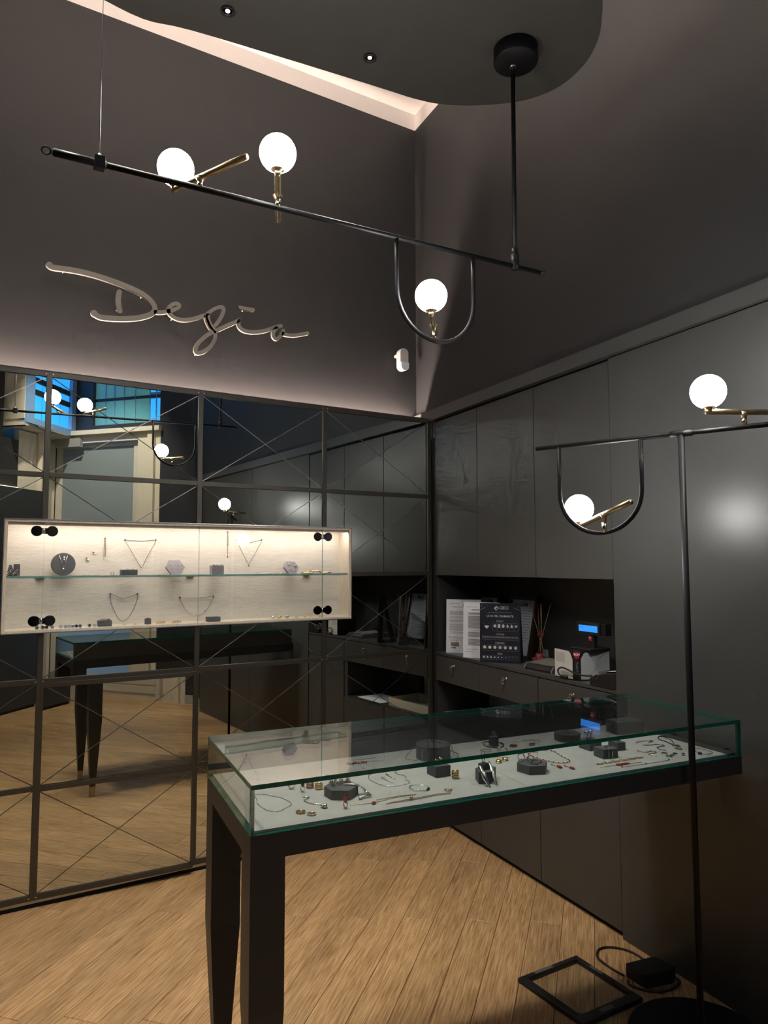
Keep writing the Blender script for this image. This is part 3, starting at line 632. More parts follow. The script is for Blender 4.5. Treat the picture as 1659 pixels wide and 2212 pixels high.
tl = [(1.6160, 2.75, 'full height dark cupboard beside the till recess'), (2.754, 4.05, 'full height dark cupboard behind the floor lamp, further from the mirror')]
for a, b, lb in tl:
    t = thing('tall_cupboard', lb, 'cupboard', RW(((a+b)/2, -0.2, 0)), 'tall cupboards')
    rbox(a, b-0.001, -0.021, -0.44, 0.0, 2.55).build('body', 'gap', t)
    rbox(a, b-G, 0.004, -0.019, 0.0, 2.546).build('door', 'lam', t, bevel=0.001)
# niche under the drawers
nb = thing('niche_lining', 'open niche lining under the drawers, pale panel at the mirror end', 'shelf', RW((0.5, -0.2, 0.61)))
rbox(0.047, 1.0655, -0.006, -0.44, 0.609, 0.616).build('shelf_board', 'lamdark', nb)
rbox(0.047, 0.585, -0.402, -0.44, 0.616, 0.873).build('white_panel', 'paper', nb)
rbox(0.585, 1.02, -0.36, -0.44, 0.616, 0.874).build('dark_panel', 'lamdark', nb)
rbox(1.02, 1.0655, -0.006, -0.44, 0.616, 0.874).build('end_panel', 'lam', nb)
bx = thing('paper_tray', 'open cream cardboard tray of papers in the niche under the drawers', 'tray', RW((0.29, -0.16, 0.616)))
rbox(0.06, 0.54, -0.05, -0.32, 0.6165, 0.620).build('tray_bottom', 'creamwood', bx)
for a_ in ((0.06, 0.54, -0.046, -0.05), (0.06, 0.54, -0.32, -0.324), (0.06, 0.064, -0.05, -0.32), (0.536, 0.54, -0.05, -0.32)): rbox(a_[0], a_[1], a_[2], a_[3], 0.6165, 0.672).build('tray_side', 'creamwood', bx)
rbox(0.08, 0.33, -0.07, -0.28, 0.621, 0.640).build('papers', 'paper', bx)
tag(rbox(0.62, 0.92, -0.03, -0.25, 0.6165, 0.6185).build('paper_sheet', 'paper'), 'loose white sheet lying in the niche beside the cream tray', 'paper')

# ---- things on the worktop
WT = 1.0532
def lean(s, t, ds, dt, w, h, back, z=WT):
    """frame of a leaning board: returns map (x along base, y up the board, d out of the face) -> world"""
    l = math.hypot(ds, dt); ds, dt = ds/l, dt/l; ns, nt_ = -dt, ds      # face normal in (s,t)
    cb, sb = math.cos(back), math.sin(back)
    def f(p):
        x, y, d = p
        return RW((s + ds*x - ns*sb*y + ns*cb*d, t + dt*x - nt_*sb*y + nt_*cb*d, z + cb*y + sb*d))
    return f
def printed(f, w, lines, parent, d=0.0022):
    mb = MB(f)
    for y, x0, x1, h in lines:
        mb.add([(x0, y, d), (x1, y, d), (x1, y+h, d), (x0, y+h, d)], [(0, 1, 2, 3)])
    return mb.build('printed_text', 'ink', parent)
def dirs(f): o = Vector(f((0,0,0))); return (Vector(f((1,0,0)))-o), (Vector(f((0,1,0)))-o)
for nm, lb, (s, t, ds, dt), w, h, seed in (('document_sheet', 'white stamped document sheet standing closest to the mirror', (.118, -.031, .753, -.658), 0.225, 0.335, 1), ('document_sheet', 'densely printed white sheet standing half behind the navy card', (.368, .002, .774, -.632), 0.225, 0.330, 2)):
    f = lean(s, t, ds, dt, w, h, 0.05); root = thing(nm, lb, 'document', f((w/2, 0, 0)), 'standing documents')
    MB(f).box((0, 0, 0), (w, h, 0.002)).build('sheet', 'paper', root)
    g2 = lambda p, f=f: f(p)
    MB(g2).add([(w*0.38,0.02,-0.001),(w*0.62,0.02,-0.001),(w*0.62,0.24,-0.001),(w*0.38,0.24,-0.001),(w*0.38,0.012,-0.075),(w*0.62,0.012,-0.075),(w*0.62,0.016,-0.072),(w*0.38,0.016,-0.072)], [(2,3,4,5),(5,6,2),(4,3,7),(4,7,6,5),(6,7,3,2)]).build('easel_back', 'mdf', root)
    rnd = random.Random(seed); ls = []
    y = h-0.03; ls.append((y, 0.02, 0.09, 0.0018))
    if seed == 1:
        ls += [(h-0.050, 0.04, 0.16, 0.0035), (h-0.062, 0.07, 0.13, 0.002)]
        yy = h-0.075
        while yy > 0.12:
            ls.append((yy, 0.022, 0.205-rnd.random()*0.03, 0.0017)); yy -= 0.0056 + (0.008 if rnd.random() < .18 else 0)
        ls += [(0.098, 0.016, 0.20, 0.0015), (0.092, 0.016, 0.19, 0.0015), (0.078, 0.02, 0.07, 0.0015), (0.028, 0.035, 0.065, 0.006)]
    else:
        ls += [(h-0.048, 0.05, 0.17, 0.004)]; yy = h-0.065
        while yy > 0.07:
            ls.append((yy, 0.03, 0.205, 0.0024)); yy -= 0.0042 + (0.007 if rnd.random() < .08 else 0)
        ls += [(0.05, 0.02, 0.09, 0.0015), (0.035, 0.02, 0.07, 0.0015)]
    printed(f, w, ls, root)
    xd, yd = dirs(f)
    if seed == 1:
        MB(f).add([(0.085+0.022*math.cos(a*PI/12)*k, 0.062+0.022*math.sin(a*PI/12)*k, 0.0023) for a in range(24) for k in (0.93, 1.0)], [(2*a, 2*a+1, (2*a+3) % 48, (2*a+2) % 48) for a in range(24)]).build('round_stamp', 'ink', root)
        MB(f).add([(0.03,0.042,0.0022),(0.085,0.042,0.0022),(0.085,0.066,0.0022),(0.03,0.066,0.0022)], [(0,1,2,3)]).build('revenue_stamp', 'keypad', root)
        MB(f).lathe((0.117, h-0.036, 0.0021), [(0.009, 0.0), (0.009, 0.0002)], 14).build('printed_emblem', 'ink', root)
# framed certificates leaning on the recess back
for lb, s0, s1, ttl in (('framed certificate at the back of the recess behind the stamped document', 0.03, 0.282, 'GEM'), ('framed certificate in dark wood behind the navy diamond card', 0.393, 0.659, 'GEM')):
    s0 = max(s0, 0.05)
    f = lean(s0, -0.275, 1.0, 0.0, s1-s0, 0.365, 0.20); w = s1-s0; h = 0.365; fwid = 0.019
    root = thing('framed_certificate', lb, 'picture frame', f((w/2, 0, 0)), 'framed certificates')
    MB(f).box((fwid, fwid, 0.002), (w-fwid, h-fwid, 0.006)).build('certificate', 'paper', root)
    for nm2, a, b in (('frame_bar', (0, 0, 0), (fwid, h, 0.018)), ('frame_bar', (w-fwid, 0, 0), (w, h, 0.018)), ('frame_bar', (fwid, 0, 0), (w-fwid, fwid, 0.018)), ('frame_bar', (fwid, h-fwid, 0), (w-fwid, h, 0.018))): MB(f).box(a, b).build(nm2, 'framewood', root)
    xd, yd = dirs(f); text('lettering', ttl, 0.034, f((w*0.52, h-0.047, 0.0062)), xd, yd, root, 'sapph', bold=0.0008)
    printed(f, w, [(h-0.085-i*0.016, 0.04+0.02*(i % 3), w-0.045-0.015*(i % 2), 0.002) for i in range(12)], root, 0.0063)
# navy card
w, h = 0.231, 0.335; f = lean(.58, .024, .732, -.681, w, h, 0.04)
cd = thing('diamond_chart_card', 'navy tent card with pale diamond grading chart', 'card', f((w/2, 0, 0)))
MB(f).box((0, 0, -0.004), (w, h, 0.002)).build('front_board', 'card', cd)
MB(f).add([(0.0,h,-0.004),(w,h,-0.004),(w,h-0.006,-0.010),(0.0,h-0.006,-0.010),(0.0,0.006,-0.094),(w,0.006,-0.094),(w,0.004,-0.100),(0.0,0.004,-0.100)], [(3,2,5,4),(0,7,6,1),(0,3,4,7),(2,1,6,5),(4,5,6,7),(0,1,2,3)]).build('back_board', 'card', cd)
xd, yd = dirs(f); Z0 = 0.0024
def ct(s_, size, x, y, m='cardink', b=0.0): text('lettering', s_, size, f((x, y, Z0)), xd, yd, cd, m, bold=b)
ct('GECI', 0.024, w*0.60, h-0.027, b=0.0003); ct('LE 4C DEL DIAMANTE', 0.0158, w*0.5, h-0.074, b=0.0002)
ct('TAGLIO', 0.0115, w*0.5, h-0.102); ct('COLORE', 0.0125, w*0.5, h-0.176); ct('PUREZZA', 0.0125, w*0.5, h-0.224); ct('PESO', 0.0125, w*0.5, h-0.285)
def flat(pts, nm, m='cardink'): return MB(f).add([(x, y, Z0) for x, y in pts], [tuple(range(len(pts)))]).build(nm, m, cd)
def disc2(x, y, r, nm, m='cardink', n=16, rx=None): return flat([(x+(rx or r)*math.cos(2*PI*i/n), y+r*math.sin(2*PI*i/n)) for i in range(n)], nm, m)
dx, dy, q = w*0.415, h-0.029, 0.0145
flat([(dx, dy+q), (dx-q, dy), (dx-q*0.35, dy), (dx, dy+q*0.35)], 'emblem'); flat([(dx, dy+q), (dx, dy+q*0.35), (dx+q*0.35, dy), (dx+q, dy)], 'emblem'); flat([(dx-q, dy), (dx, dy-q), (dx, dy-q*0.35), (dx-q*0.35, dy)], 'emblem'); flat([(dx+q, dy), (dx+q*0.35, dy), (dx, dy-q*0.35), (dx, dy-q)], 'emblem', 'keypad')
flat([(w*0.2, h-0.0535), (w*0.8, h-0.0535), (w*0.8, h-0.0525), (w*0.2, h-0.0525)], 'rule'); flat([(w*0.36, h-0.2345), (w*0.62, h-0.2345), (w*0.62, h-0.2338), (w*0.36, h-0.2338)], 'rule')
for sx in (0, 1):
    X = lambda v: w-v if sx else v
    flat([(X(0.0), h-0.040), (X(0.034), h-0.024), (X(0.034), h-0.025), (X(0.0), h-0.0415)], 'corner_line'); flat([(X(0.002), h-0.013), (X(0.02), h-0.020), (X(0.02), h-0.0208), (X(0.002), h-0.014)], 'corner_line')
def grid(x0, x1, y0, y1, n):
    mb = MB(f); e = 0.00035
    for y in (y0, y1): mb.add([(x0, y-e, Z0), (x1, y-e, Z0), (x1, y+e, Z0), (x0, y+e, Z0)], [(0,1,2,3)])
    for i in range(n+1):
        x = x0+(x1-x0)*i/n; mb.add([(x-e, y0, Z0), (x+e, y0, Z0), (x+e, y1, Z0), (x-e, y1, Z0)], [(0,1,2,3)])
    mb.build('table_lines', 'blklight', cd)
gx0, gx1 = 0.075, w-0.012
grid(gx0, gx1, h-0.158, h-0.112, 6)
cw = (gx1-gx0)/6; cy = h-0.129
disc2(gx0+cw*.5, cy, 0.0085, 'cut_shape'); flat([(gx0+cw*1.5-.007, cy-.011), (gx0+cw*1.5+.007, cy-.011), (gx0+cw*1.5+.007, cy+.011), (gx0+cw*1.5-.007, cy+.011)], 'cut_shape'); disc2(gx0+cw*2.5, cy, 0.0105, 'cut_shape', rx=0.0078)
flat([(gx0+cw*3.5, cy-.0125), (gx0+cw*3.5+.007, cy), (gx0+cw*3.5, cy+.0125), (gx0+cw*3.5-.007, cy)], 'cut_shape'); flat([(gx0+cw*4.5, cy+.012), (gx0+cw*4.5-.0075, cy-.003), (gx0+cw*4.5-.005, cy-.0095), (gx0+cw*4.5+.005, cy-.0095), (gx0+cw*4.5+.0075, cy-.003)], 'cut_shape')
flat([(gx0+cw*5.5, cy-.0095), (gx0+cw*5.5+.0085, cy+.002), (gx0+cw*5.5+.005, cy+.0075), (gx0+cw*5.5, cy+.004), (gx0+cw*5.5-.005, cy+.0075), (gx0+cw*5.5-.0085, cy+.002)], 'cut_shape')
flat([(0.040, h-0.146), (0.054, h-0.132), (0.049, h-0.1275), (0.031, h-0.1275), (0.026, h-0.132)], 'diamond_shape')
for i in range(5): flat([(0.020+i*0.009, h-0.116-0.009*(i % 3)), (0.028+i*0.009, h-0.116-0.009*(i % 3)), (0.028+i*0.009, h-0.1168-0.009*(i % 3)), (0.020+i*0.009, h-0.1168-0.009*(i % 3))], 'caption', 'blklight')
grid(0.013, w-0.012, h-0.207, h-0.187, 16)
for i in range(16):
    x = 0.013+(w-0.025)*(i+.5)/16; flat([(x-.005, h-0.1945), (x+.005, h-0.1945), (x, h-0.1895)], 'colour_sample', 'cardgold' if i in (12, 13, 14) else 'cardink')
grid(0.013, w-0.012, h-0.268, h-0.238, 7)
for i in range(7): disc2(0.013+(w-0.025)*(i+.5)/7, h-0.2495, 0.0088, 'clarity_sample')
grid(0.013, w-0.012, h-0.318, h-0.296, 10)
for i in range(10): disc2(0.013+(w-0.025)*(i+.5)/10, h-0.305, 0.0056-0.0004*i, 'weight_sample', 'cardink', 12)
# reed diffuser
bc = RW((.712, -.305, WT)); rd = thing('reed_diffuser', 'glass reed diffuser bottle with red collar and red label', 'diffuser', bc)
MB().lathe(bc, [(0.049, 0.0), (0.052, 0.004), (0.052, 0.075), (0.049, 0.095), (0.041, 0.115), (0.028, 0.130), (0.017, 0.138), (0.0155, 0.160), (0.019, 0.162), (0.019, 0.165), (0.013, 0.165)], 28).build('bottle', 'caseglass', rd)
MB().lathe(bc, [(0.046, 0.004), (0.049, 0.006), (0.049, 0.022), (0.0, 0.022)], 24).build('oil', 'liquid', rd)
MB().lathe(bc, [(0.0175, 0.142), (0.0185, 0.143), (0.0185, 0.157), (0.0175, 0.158)], 24).build('collar', 'red', rd)
vdir = Vector((-bc[0], -bc[1], 0)).normalized(); vside = Vector((-vdir.y, vdir.x, 0)); bcv = Vector(bc)
def bq(x, y, d): return tuple(bcv + vside*x + vdir*d + Vector((0,0,y)))
lb_ = MB(); lb_.add([bq(-0.036,0.002,0.0535), bq(0.012,0.002,0.0545), bq(0.010,0.052,0.0545), bq(-0.026,0.052,0.0535)], [(0,1,2,3)], raw=True); lb2 = lb_.build('label', 'red', rd); lb2['label'] = 'dark red paper label'
sq_ = MB()
for i_, (xa_, xb_, ya_) in enumerate(((-0.022, -0.002, 0.040), (-0.016, -0.006, 0.030), (-0.015, -0.007, 0.022), (-0.018, -0.004, 0.013))): sq_.add([bq(xa_, ya_, 0.0552), bq(xb_, ya_, 0.0552), bq(xb_, ya_+0.002, 0.0552), bq(xa_, ya_+0.002, 0.0552)], [(0,1,2,3)], raw=True)
sq_.build('label_print', 'paper', rd)
MB().add([bq(0.014,0.004,-0.049), bq(0.045,0.004,-0.040), bq(0.042,0.062,-0.040), bq(0.014,0.062,-0.049)], [(0,1,2,3)], raw=True).build('label', 'blklight', rd)
for s_, z_, dt in ((.642,1.386,.02), (.680,1.3875,-.01), (.730,1.383,.0), (.742,1.383,.02), (.797,1.388,-.01)):
    b0 = RW((.712-(s_-.712)*0.35, -.305-dt, WT+0.008)); MB().tube([b0, RW((s_, -.305+dt, z_))], 0.0017, 7).build('reed', 'stick', rd)
# till keyboard
def kf(p): return RW((0.90 + 0.96*p[0] - 0.30*p[1], -0.042 - 0.06*p[0] - 0.95*p[1], WT + p[2]))
kb = thing('till_keyboard', 'low black till keyboard with sand coloured key overlay', 'keyboard', kf((0.11, 0.1, 0)))
MB(kf).prism([(0.0, 0.0), (0.0, 0.010), (0.022, 0.028), (0.23, 0.036), (0.23, 0.0)], 0.006, 0.214, 'yz').build('body', 'plastic', kb, bevel=0.002)
for a in (0.0, 0.214): MB(kf).prism([(-0.002, 0.0), (-0.002, 0.012), (0.02, 0.030), (0.232, 0.038), (0.232, 0.0)], a, a+0.006, 'yz').build('end_cap', 'blklight', kb)
MB(kf).add([(0.004,-0.002,0.010),(0.21,-0.002,0.010),(0.21,-0.002,0.012),(0.004,-0.002,0.012)], [(0,1,2,3)]).build('edge_line', 'steel', kb)
for i in range(6):
    for j in range(5):
        x0 = 0.018+i*0.0305; y0 = 0.040+j*0.036; zz = 0.0295+0.008*(y0-0.022)/0.208
        MB(kf).box((x0, y0, zz-0.001), (x0+0.0285, y0+0.033, zz+0.0022)).build('key', 'keypad', kb)
text('lettering', 'RCH', 0.009, kf((0.108, -0.0005, 0.0075)), Vector(kf((1,0,0)))-Vector(kf((0,0,0))), (0,0,1), kb, 'red', bold=0.0003, lift=0.002)
# till
tp = thing('till', 'white and grey fiscal till with red badge and black top', 'till', RW((1.27, -0.1, WT)))
zt0, zt1 = WT+0.002, WT+0.140
body = [(1.187, -0.014), (1.327, -0.012), (1.346, -0.030), (1.384, -0.180), (1.187, -0.186)]
MB(RW).prism(body, zt0, zt1).build('body', 'plastic', tp, bevel=0.0015)
MB(RW).add([(1.186,-0.0125,zt0+.004),(1.318,-0.0105,zt0+.004),(1.318,-0.0105,zt1-.040),(1.300,-0.0107,zt1-.008),(1.290,-0.0108,zt1-.004),(1.186,-0.0125,zt1)], [(0,1,2,3,4,5)]).build('front_panel', 'regwhite', tp)
MB(RW).add([(1.3495,-0.034,zt0+.004),(1.386,-0.1795,zt0+.004),(1.386,-0.1795,zt1-.002),(1.360,-0.076,zt1-.003),(1.3535,-0.050,zt1-.010),(1.3495,-0.034,zt1-.036)], [(0,1,2,3,4,5)]).build('side_panel', 'reggrey', tp)
cs = Vector(RW((1.346,-0.030,0)))-Vector(RW((1.327,-0.012,0))); cs.normalize(); cc = Vector(RW((1.3365, -0.021, 0))); cn = cs.cross(Vector((0,0,1)))
if cn.dot(Vector(cam.location)-cc) < 0: cn = -cn
def cq(x, z, d=0.0018): v = cc + cs*x + cn*d; return (v.x, v.y, z)
MB().add([cq(-0.007, zt1-.036), cq(0.007, zt1-.036), cq(0.020, zt1-.004), cq(-0.020, zt1-.004)], [(0,1,2,3)]).build('badge', 'red', tp)
text('lettering', 'RCH', 0.0135, cq(0.0, zt1-0.016, 0.0022), cs, (0,0,1), tp, 'paper', bold=0.0004)
text('lettering', 'Print! F', 0.015, cq(0.0, zt1-0.075, 0.0022), (0,0,-1), cs, tp, 'blklight')
sx_ = Vector(RW((1,0,0)))-Vector(RW((0,0,0)))
MB(RW).add([(1.196,-0.0115,zt1-.060),(1.262,-0.0105,zt1-.060),(1.262,-0.0105,zt1-.014),(1.196,-0.0115,zt1-.014)], [(0,1,2,3)]).build('paper_label', 'pir', tp)
MB(RW).box((1.25,-0.06,zt1), (1.39,-0.185,zt1+.012)).build('display_foot', 'plastic', tp, bevel=0.004)
MB(RW).box((1.330,-0.105,zt1+.012), (1.366,-0.125,zt1+.088)).build('display_post', 'plastic', tp)
MB(RW).box((1.331,-0.1035,zt1+.046), (1.350,-0.1045,zt1+.072)).build('post_badge', 'red', tp)
text('lettering', 'RCH', 0.008, RW((1.3405, -0.103, zt1+.060)), sx_, (0,0,1), tp, 'paper', bold=0.0003)
dp = MB(RW).box((1.250,-0.098,zt1+.074), (1.411,-0.128,zt1+.134)).box((1.400,-0.11,zt1+.074), (1.436,-0.15,zt1+.132)).build('display_head', 'plastic', tp, bevel=0.003)
MB(RW).box((1.269,-0.0972,zt1+.089), (1.397,-0.0982,zt1+.119)).build('display_screen', 'lcd', dp)
text('lettering', '0 0 0', 0.010, RW((1.292, -0.0966, zt1+.110)), sx_, (0,0,1), dp, 'lcdink'); text('lettering', '1', 0.011, RW((1.388, -0.0966, zt1+.096)), sx_, (0,0,1), dp, 'lcdink')
tag(MB(RW).tube(spline([(1.285,-0.002,WT+.012),(1.262,0.006,WT+.012),(1.236,0.006,WT+.022),(1.232,0.006,WT+.042),(1.258,0.006,WT+.055),(1.300,0.006,WT+.050),(1.36,0.000,WT+.036),(1.42,-0.004,WT+.036),(1.446,-0.012,WT+.040)], 6), 0.0042, 8).tube([(1.255,0.0,WT+.012),(1.286,-0.001,WT+.011)], 0.0085, 10).build('till_cable', 'cordblk'), 'black plug cable looping across the white till front', 'cable')
# card reader
def pf(p): return RW((1.448 + p[0], 0.004 - p[1], WT + p[2]))
po = thing('card_reader', 'chunky black card reader with silver edge beside the till', 'card reader', pf((0.08, 0.06, 0)))
MB(pf).prism([(0.0, 0.0), (0.0, 0.034), (0.035, 0.050), (0.17, 0.078), (0.17, 0.0)], 0.0, 0.062, 'xz').build('body', 'plastic', po, bevel=0.005)
for sgn in (0.0025, 0.0595): MB(pf).tube([(0.0, sgn, 0.037), (0.045, sgn, 0.032), (0.062, sgn, 0.066), (0.165, sgn, 0.083)], 0.0028, 8).build('silver_edge', 'steel', po)
for i in range(3):
    for j in range(4):
        x0 = 0.030+j*0.016; zz = 0.0495+0.0033*j
        MB(pf).box((x0, 0.010+i*0.015, zz-0.004), (x0+0.011, 0.021+i*0.015, zz+0.003)).build('key', 'blk', po)
MB(pf).box((0.10, 0.008, 0.066), (0.155, 0.054, 0.079)).build('screen', 'hingeblk', po)

# ================================================================== DISPLAY TABLE
HL, HW_ = 0.8625, 0.2750; GT, GB, AB = 1.069, 0.950, 0.886; GTH = 0.012
tb = thing('display_table', 'long dark display table with glass case top on square tapered legs', 'display table', TB((0, 0, 0)))
ap = MB(TB); ap.box((-HL, -HW_, AB), (HL, -HW_+0.022, GB-0.004)).box((-HL, HW_-0.022, AB), (HL, HW_, GB-0.004)).box((-HL, -HW_+0.022, AB), (-HL+0.022, HW_-0.022, GB-0.004)).box((HL-0.022, -HW_+0.022, AB), (HL, HW_-0.022, GB-0.004)).box((-HL+0.022, -HW_+0.022, GB-0.03), (HL-0.022, HW_-0.022, GB-0.004))
ap.build('apron', 'tbl', tb)
for sx, sy in ((-1, -1), (-1, 1)):
    x0 = sx*HL; x1 = x0 - sx*0.088; y0 = sy*HW_; y1 = y0 - sy*0.088; cx, cy = (x0+x1)/2, (y0+y1)/2
    vs = []
    for z, k in ((AB, 1.0), (0.52, 1.0), (0.07, 0.40), (0.0, 0.36)):
        hw = 0.044*k; vs += [(cx-hw, cy-hw, z), (cx+hw, cy-hw, z), (cx+hw, cy+hw, z), (cx-hw, cy+hw, z)]
    fs = [(0,1,2,3)] + [(4*i+j, 4*i+(j+1) % 4, 4*i+4+(j+1) % 4, 4*i+4+j) for i in range(2) for j in range(4)]
    lg = MB(TB).add(vs[:12], fs).build('leg', 'tbl', tb)
    MB(TB).add(vs[8:], [(0,1,5,4),(1,2,6,5),(2,3,7,6),(3,0,4,7),(4,5,6,7)]).build('foot_cap', 'brass', lg)
for v in (-0.12, 0.12): MB(TB).box((HL-0.01, v-0.04, AB+0.012), (HL+0.078, v+0.04, GB-0.012)).build('wall_bracket', 'navy', tb)
JX = -0.0275
MB(TB).box((-HL+0.014, -HW_+0.014, GB-0.004), (JX-0.0007, HW_-0.014, GB+0.004)).build('display_pad', 'bed', tb)
MB(TB).box((JX+0.0007, -HW_+0.014, GB-0.004), (HL-0.055, HW_-0.014, GB+0.004)).build('display_pad', 'bed', tb)
MB(TB).box((HL-0.054, -HW_+0.014, GB-0.004), (HL-0.014, HW_-0.014, GB+0.006)).build('end_strip', 'lam', tb)
MB(TB).box((-HL, -HW_, GT-GTH), (HL, HW_, GT), edge=2).build('glass_top', 'glass', tb, second='glassedge')
MB(TB).box((-HL, -HW_, GB-0.003), (HL, -HW_+GTH, GT-GTH), edge=1).build('glass_side', 'sideglass', tb, second='glassedge')
MB(TB).box((-HL, -HW_+GTH, GB-0.003), (-HL+GTH, HW_-0.012, GT-GTH), edge=0).build('glass_side', 'sideglass', tb, second='glassedge')
MB(TB).box((HL-GTH, -HW_+GTH, GB-0.003), (HL, HW_-0.012, GT-GTH), edge=0).build('glass_side', 'sideglass', tb, second='glassedge')
MB(TB).box((-HL, HW_-0.012, GB-0.003), (HL, HW_, GT-GTH)).build('rear_flap', 'lam', tb)
BZ = GB + 0.0043      # top of the pads

# ---- jewellery on the pads
def on(pts, z): return [(p[0], p[1], z) for p in pts]
def ch(name, label, pts, m='silver', r=0.0009, closed=False, cat='necklace', z=None, group=None, beads=None, per=6, bead_every=None):
    z = BZ + r if z is None else z
    P = spline(on(pts, z) if len(pts[0]) == 2 else pts, per, closed)
    if beads is None and bead_every is None:
        return tag(MB(TB).tube(P, r, 6, closed).build(name, m), label, cat, group)
    C = P[len(P)//2]; t = thing(name, label, cat, TB((C[0], C[1], BZ)), group)
    MB(TB).tube(P, r, 6, closed).build('chain', m, t)
    if bead_every:
        bm_, br = beads
        for k in range(0, len(P), bead_every): MB(TB).ball((P[k][0], P[k][1], P[k][2]+max(0, br-r)), br, 8).build('bead', bm_, t)
    return t
def ringl(name, label, u, v, R=0.010, r=0.0016, m='silver', stand=None, z=None, cat='ring', group=None, stone=None, sq=1.0):
    """stand=None lies flat; else angle of the ring's hole axis about z, ring upright"""
    z = BZ if z is None else z
    if stand is None: c = (u, v, z + r*sq + 0.0003); ax = (0.06, 0.02, 1)
    else:
        c = (u, v, z + R + r + 0.0002); ax = (math.cos(stand+TA), math.sin(stand+TA), 0)
    t = thing(name, label, cat, TB((u, v, z)), group)
    MB(TB).ringt(c, R, r, ax, 26, 7, sq).build('band', m, t)
    if stone:
        sm_, sr, sqz = stone
        MB(TB).ball((u, v, c[2]+R+sr*0.3) if stand is not None else (u+R*0.9, v-R*0.4, c[2]+sr*0.4), sr, 12, sqz).build('stone', sm_, t)
    return t
def block(name, label, poly, h, z=None, m='blk', group='grey jewellery display blocks'):
    z = BZ if z is None else z
    return tag(MB(TB).prism(poly, z, z+h).build(name, m, bevel=0.0008), label, 'display block', group)
def ngon(u, v, r, n, a=0.0, k=1.0): return [(u+r*math.cos(a+2*PI*i/n), v+k*r*math.sin(a+2*PI*i/n)) for i in range(n)]
ch('fine_necklace', 'fine silver chain necklace spread out at the near left end of the table', [(-0.782,0.003),(-0.76,0.004),(-0.736,-0.027),(-0.716,-0.057),(-0.708,-0.111),(-0.733,-0.137),(-0.755,-0.153),(-0.781,-0.136),(-0.789,-0.1),(-0.792,-0.072),(-0.785,-0.036)], closed=True, beads=('silver', 0.0017), bead_every=11)
t = ringl('open_hoop', 'open silver hoop standing beside the dark signet ring', -0.67, 0.011, 0.0105, 0.0022, 'silver', 0.9, cat='ring')
ringl('signet_ring', 'silver signet ring with flat dark oval stone', -0.648, -0.024, 0.0095, 0.0014, 'silver', 0.3, stone=('onyx', 0.011, (0.35, 1.0, 1.0)))
for u, v, m, lb in ((-0.615, 0.004, 'rose', 'wide rose gold filigree band ring, behind the yellow one'), (-0.596, -0.020, 'gold', 'wide yellow gold filigree band ring beside the blue grey hexagon')):
    t = thing('filigree_ring', lb, 'ring', TB((u, v, BZ)), 'filigree rings')
    for k in range(4): MB(TB).ringt((u, v, BZ+0.002+k*0.0042), 0.0100, 0.0016, (0,0,1), 24, 6).build('ring_row', m, t)
    for k in range(16):
        a = 2*PI*k/16; MB(TB).tube([(u+0.0103*math.cos(a), v+0.0103*math.sin(a), BZ+0.002), (u+0.0103*math.cos(a+0.2), v+0.0103*math.sin(a+0.2), BZ+0.0146)], 0.0011, 5).build('lattice', m, t)
hexp = [(-0.602,-0.081),(-0.597,-0.127),(-0.552,-0.150),(-0.510,-0.113),(-0.516,-0.068),(-0.560,-0.048)]
block('hexagonal_block', 'blue grey hexagonal block carrying silver chains at the near end', hexp, 0.026)
ringl('solitaire_ring', 'slim silver ring standing on the blue grey hexagon', -0.582, -0.098, 0.0105, 0.0011, 'silver', 0.5, z=BZ+0.0262, stone=('pearl', 0.003, (1,1,1)))
t = thing('chain_brooch', 'tangled dark chain brooch heaped on the blue grey hexagon', 'brooch', TB((-0.553, -0.09, BZ+0.026)))
rnd = random.Random(4)
for k in range(34): MB(TB).ringt((-0.556+rnd.uniform(-.030,.030), -0.080+rnd.uniform(-.014,.014), BZ+0.029+rnd.uniform(0,.012)), 0.0035, 0.0008, (rnd.uniform(-1,1), rnd.uniform(-1,1), rnd.uniform(-1,1)), 10, 5).build('link', 'oxid' if k % 3 else 'rose', t)
t = thing('snake_chain_bracelet', 'three strand silver snake chain hanging off the blue grey hexagon', 'bracelet', TB((-0.50, -0.12, BZ)))
for k in range(3):
    MB(TB).tube(spline([(-0.548+k*.004,-0.098,BZ+0.028),(-0.520,-0.104-k*.005,BZ+0.028),(-0.502,-0.108-k*.006,BZ+0.020),(-0.484-k*.004,-0.116-k*.004,BZ+0.005),(-0.487-k*.004,-0.150+k*.006,BZ+0.0045),(-0.510,-0.154+k*.005,BZ+0.0045),(-0.526,-0.160+k*.003,BZ+0.0045)], 6), 0.0021, 7).build('strand', 'silver', t)
t = ch('heart_bracelet', 'silver bracelet with sparkling heart charm', [(-0.66,-0.072),(-0.646,-0.08),(-0.66,-0.095),(-0.67,-0.107),(-0.656,-0.136),(-0.637,-0.152)], 'silver', 0.0014, cat='bracelet', beads=('silver', 0.0026), bead_every=15)
for dx in (-0.0035, 0.0035): MB(TB).ball((-0.636+dx, -0.174, BZ+0.005), 0.0062, 10, (1,1,0.8)).build('heart_lobe', 'silver', t)
MB(TB).lathe((-0.636, -0.180, BZ+0.005), [(0.0075, 0.0), (0.001, -0.004)], 10).build('heart_tip', 'silver', t)
ringl('twisted_ring', 'gold band ring with black twisted stripes lying flat', -0.706, -0.187, 0.0100, 0.0027, 'gold', sq=1.0)
for k in range(9):
    a = 2*PI*k/9; o = MB(TB).tube([(-0.706+0.0105*math.cos(a), -0.187+0.0105*math.sin(a), BZ+0.0058), (-0.706+0.0128*math.cos(a+.25), -0.187+0.0128*math.sin(a+.25), BZ+0.0018)], 0.0011, 5).build('stripe', 'onyx', bpy.data.objects['twisted_ring'])
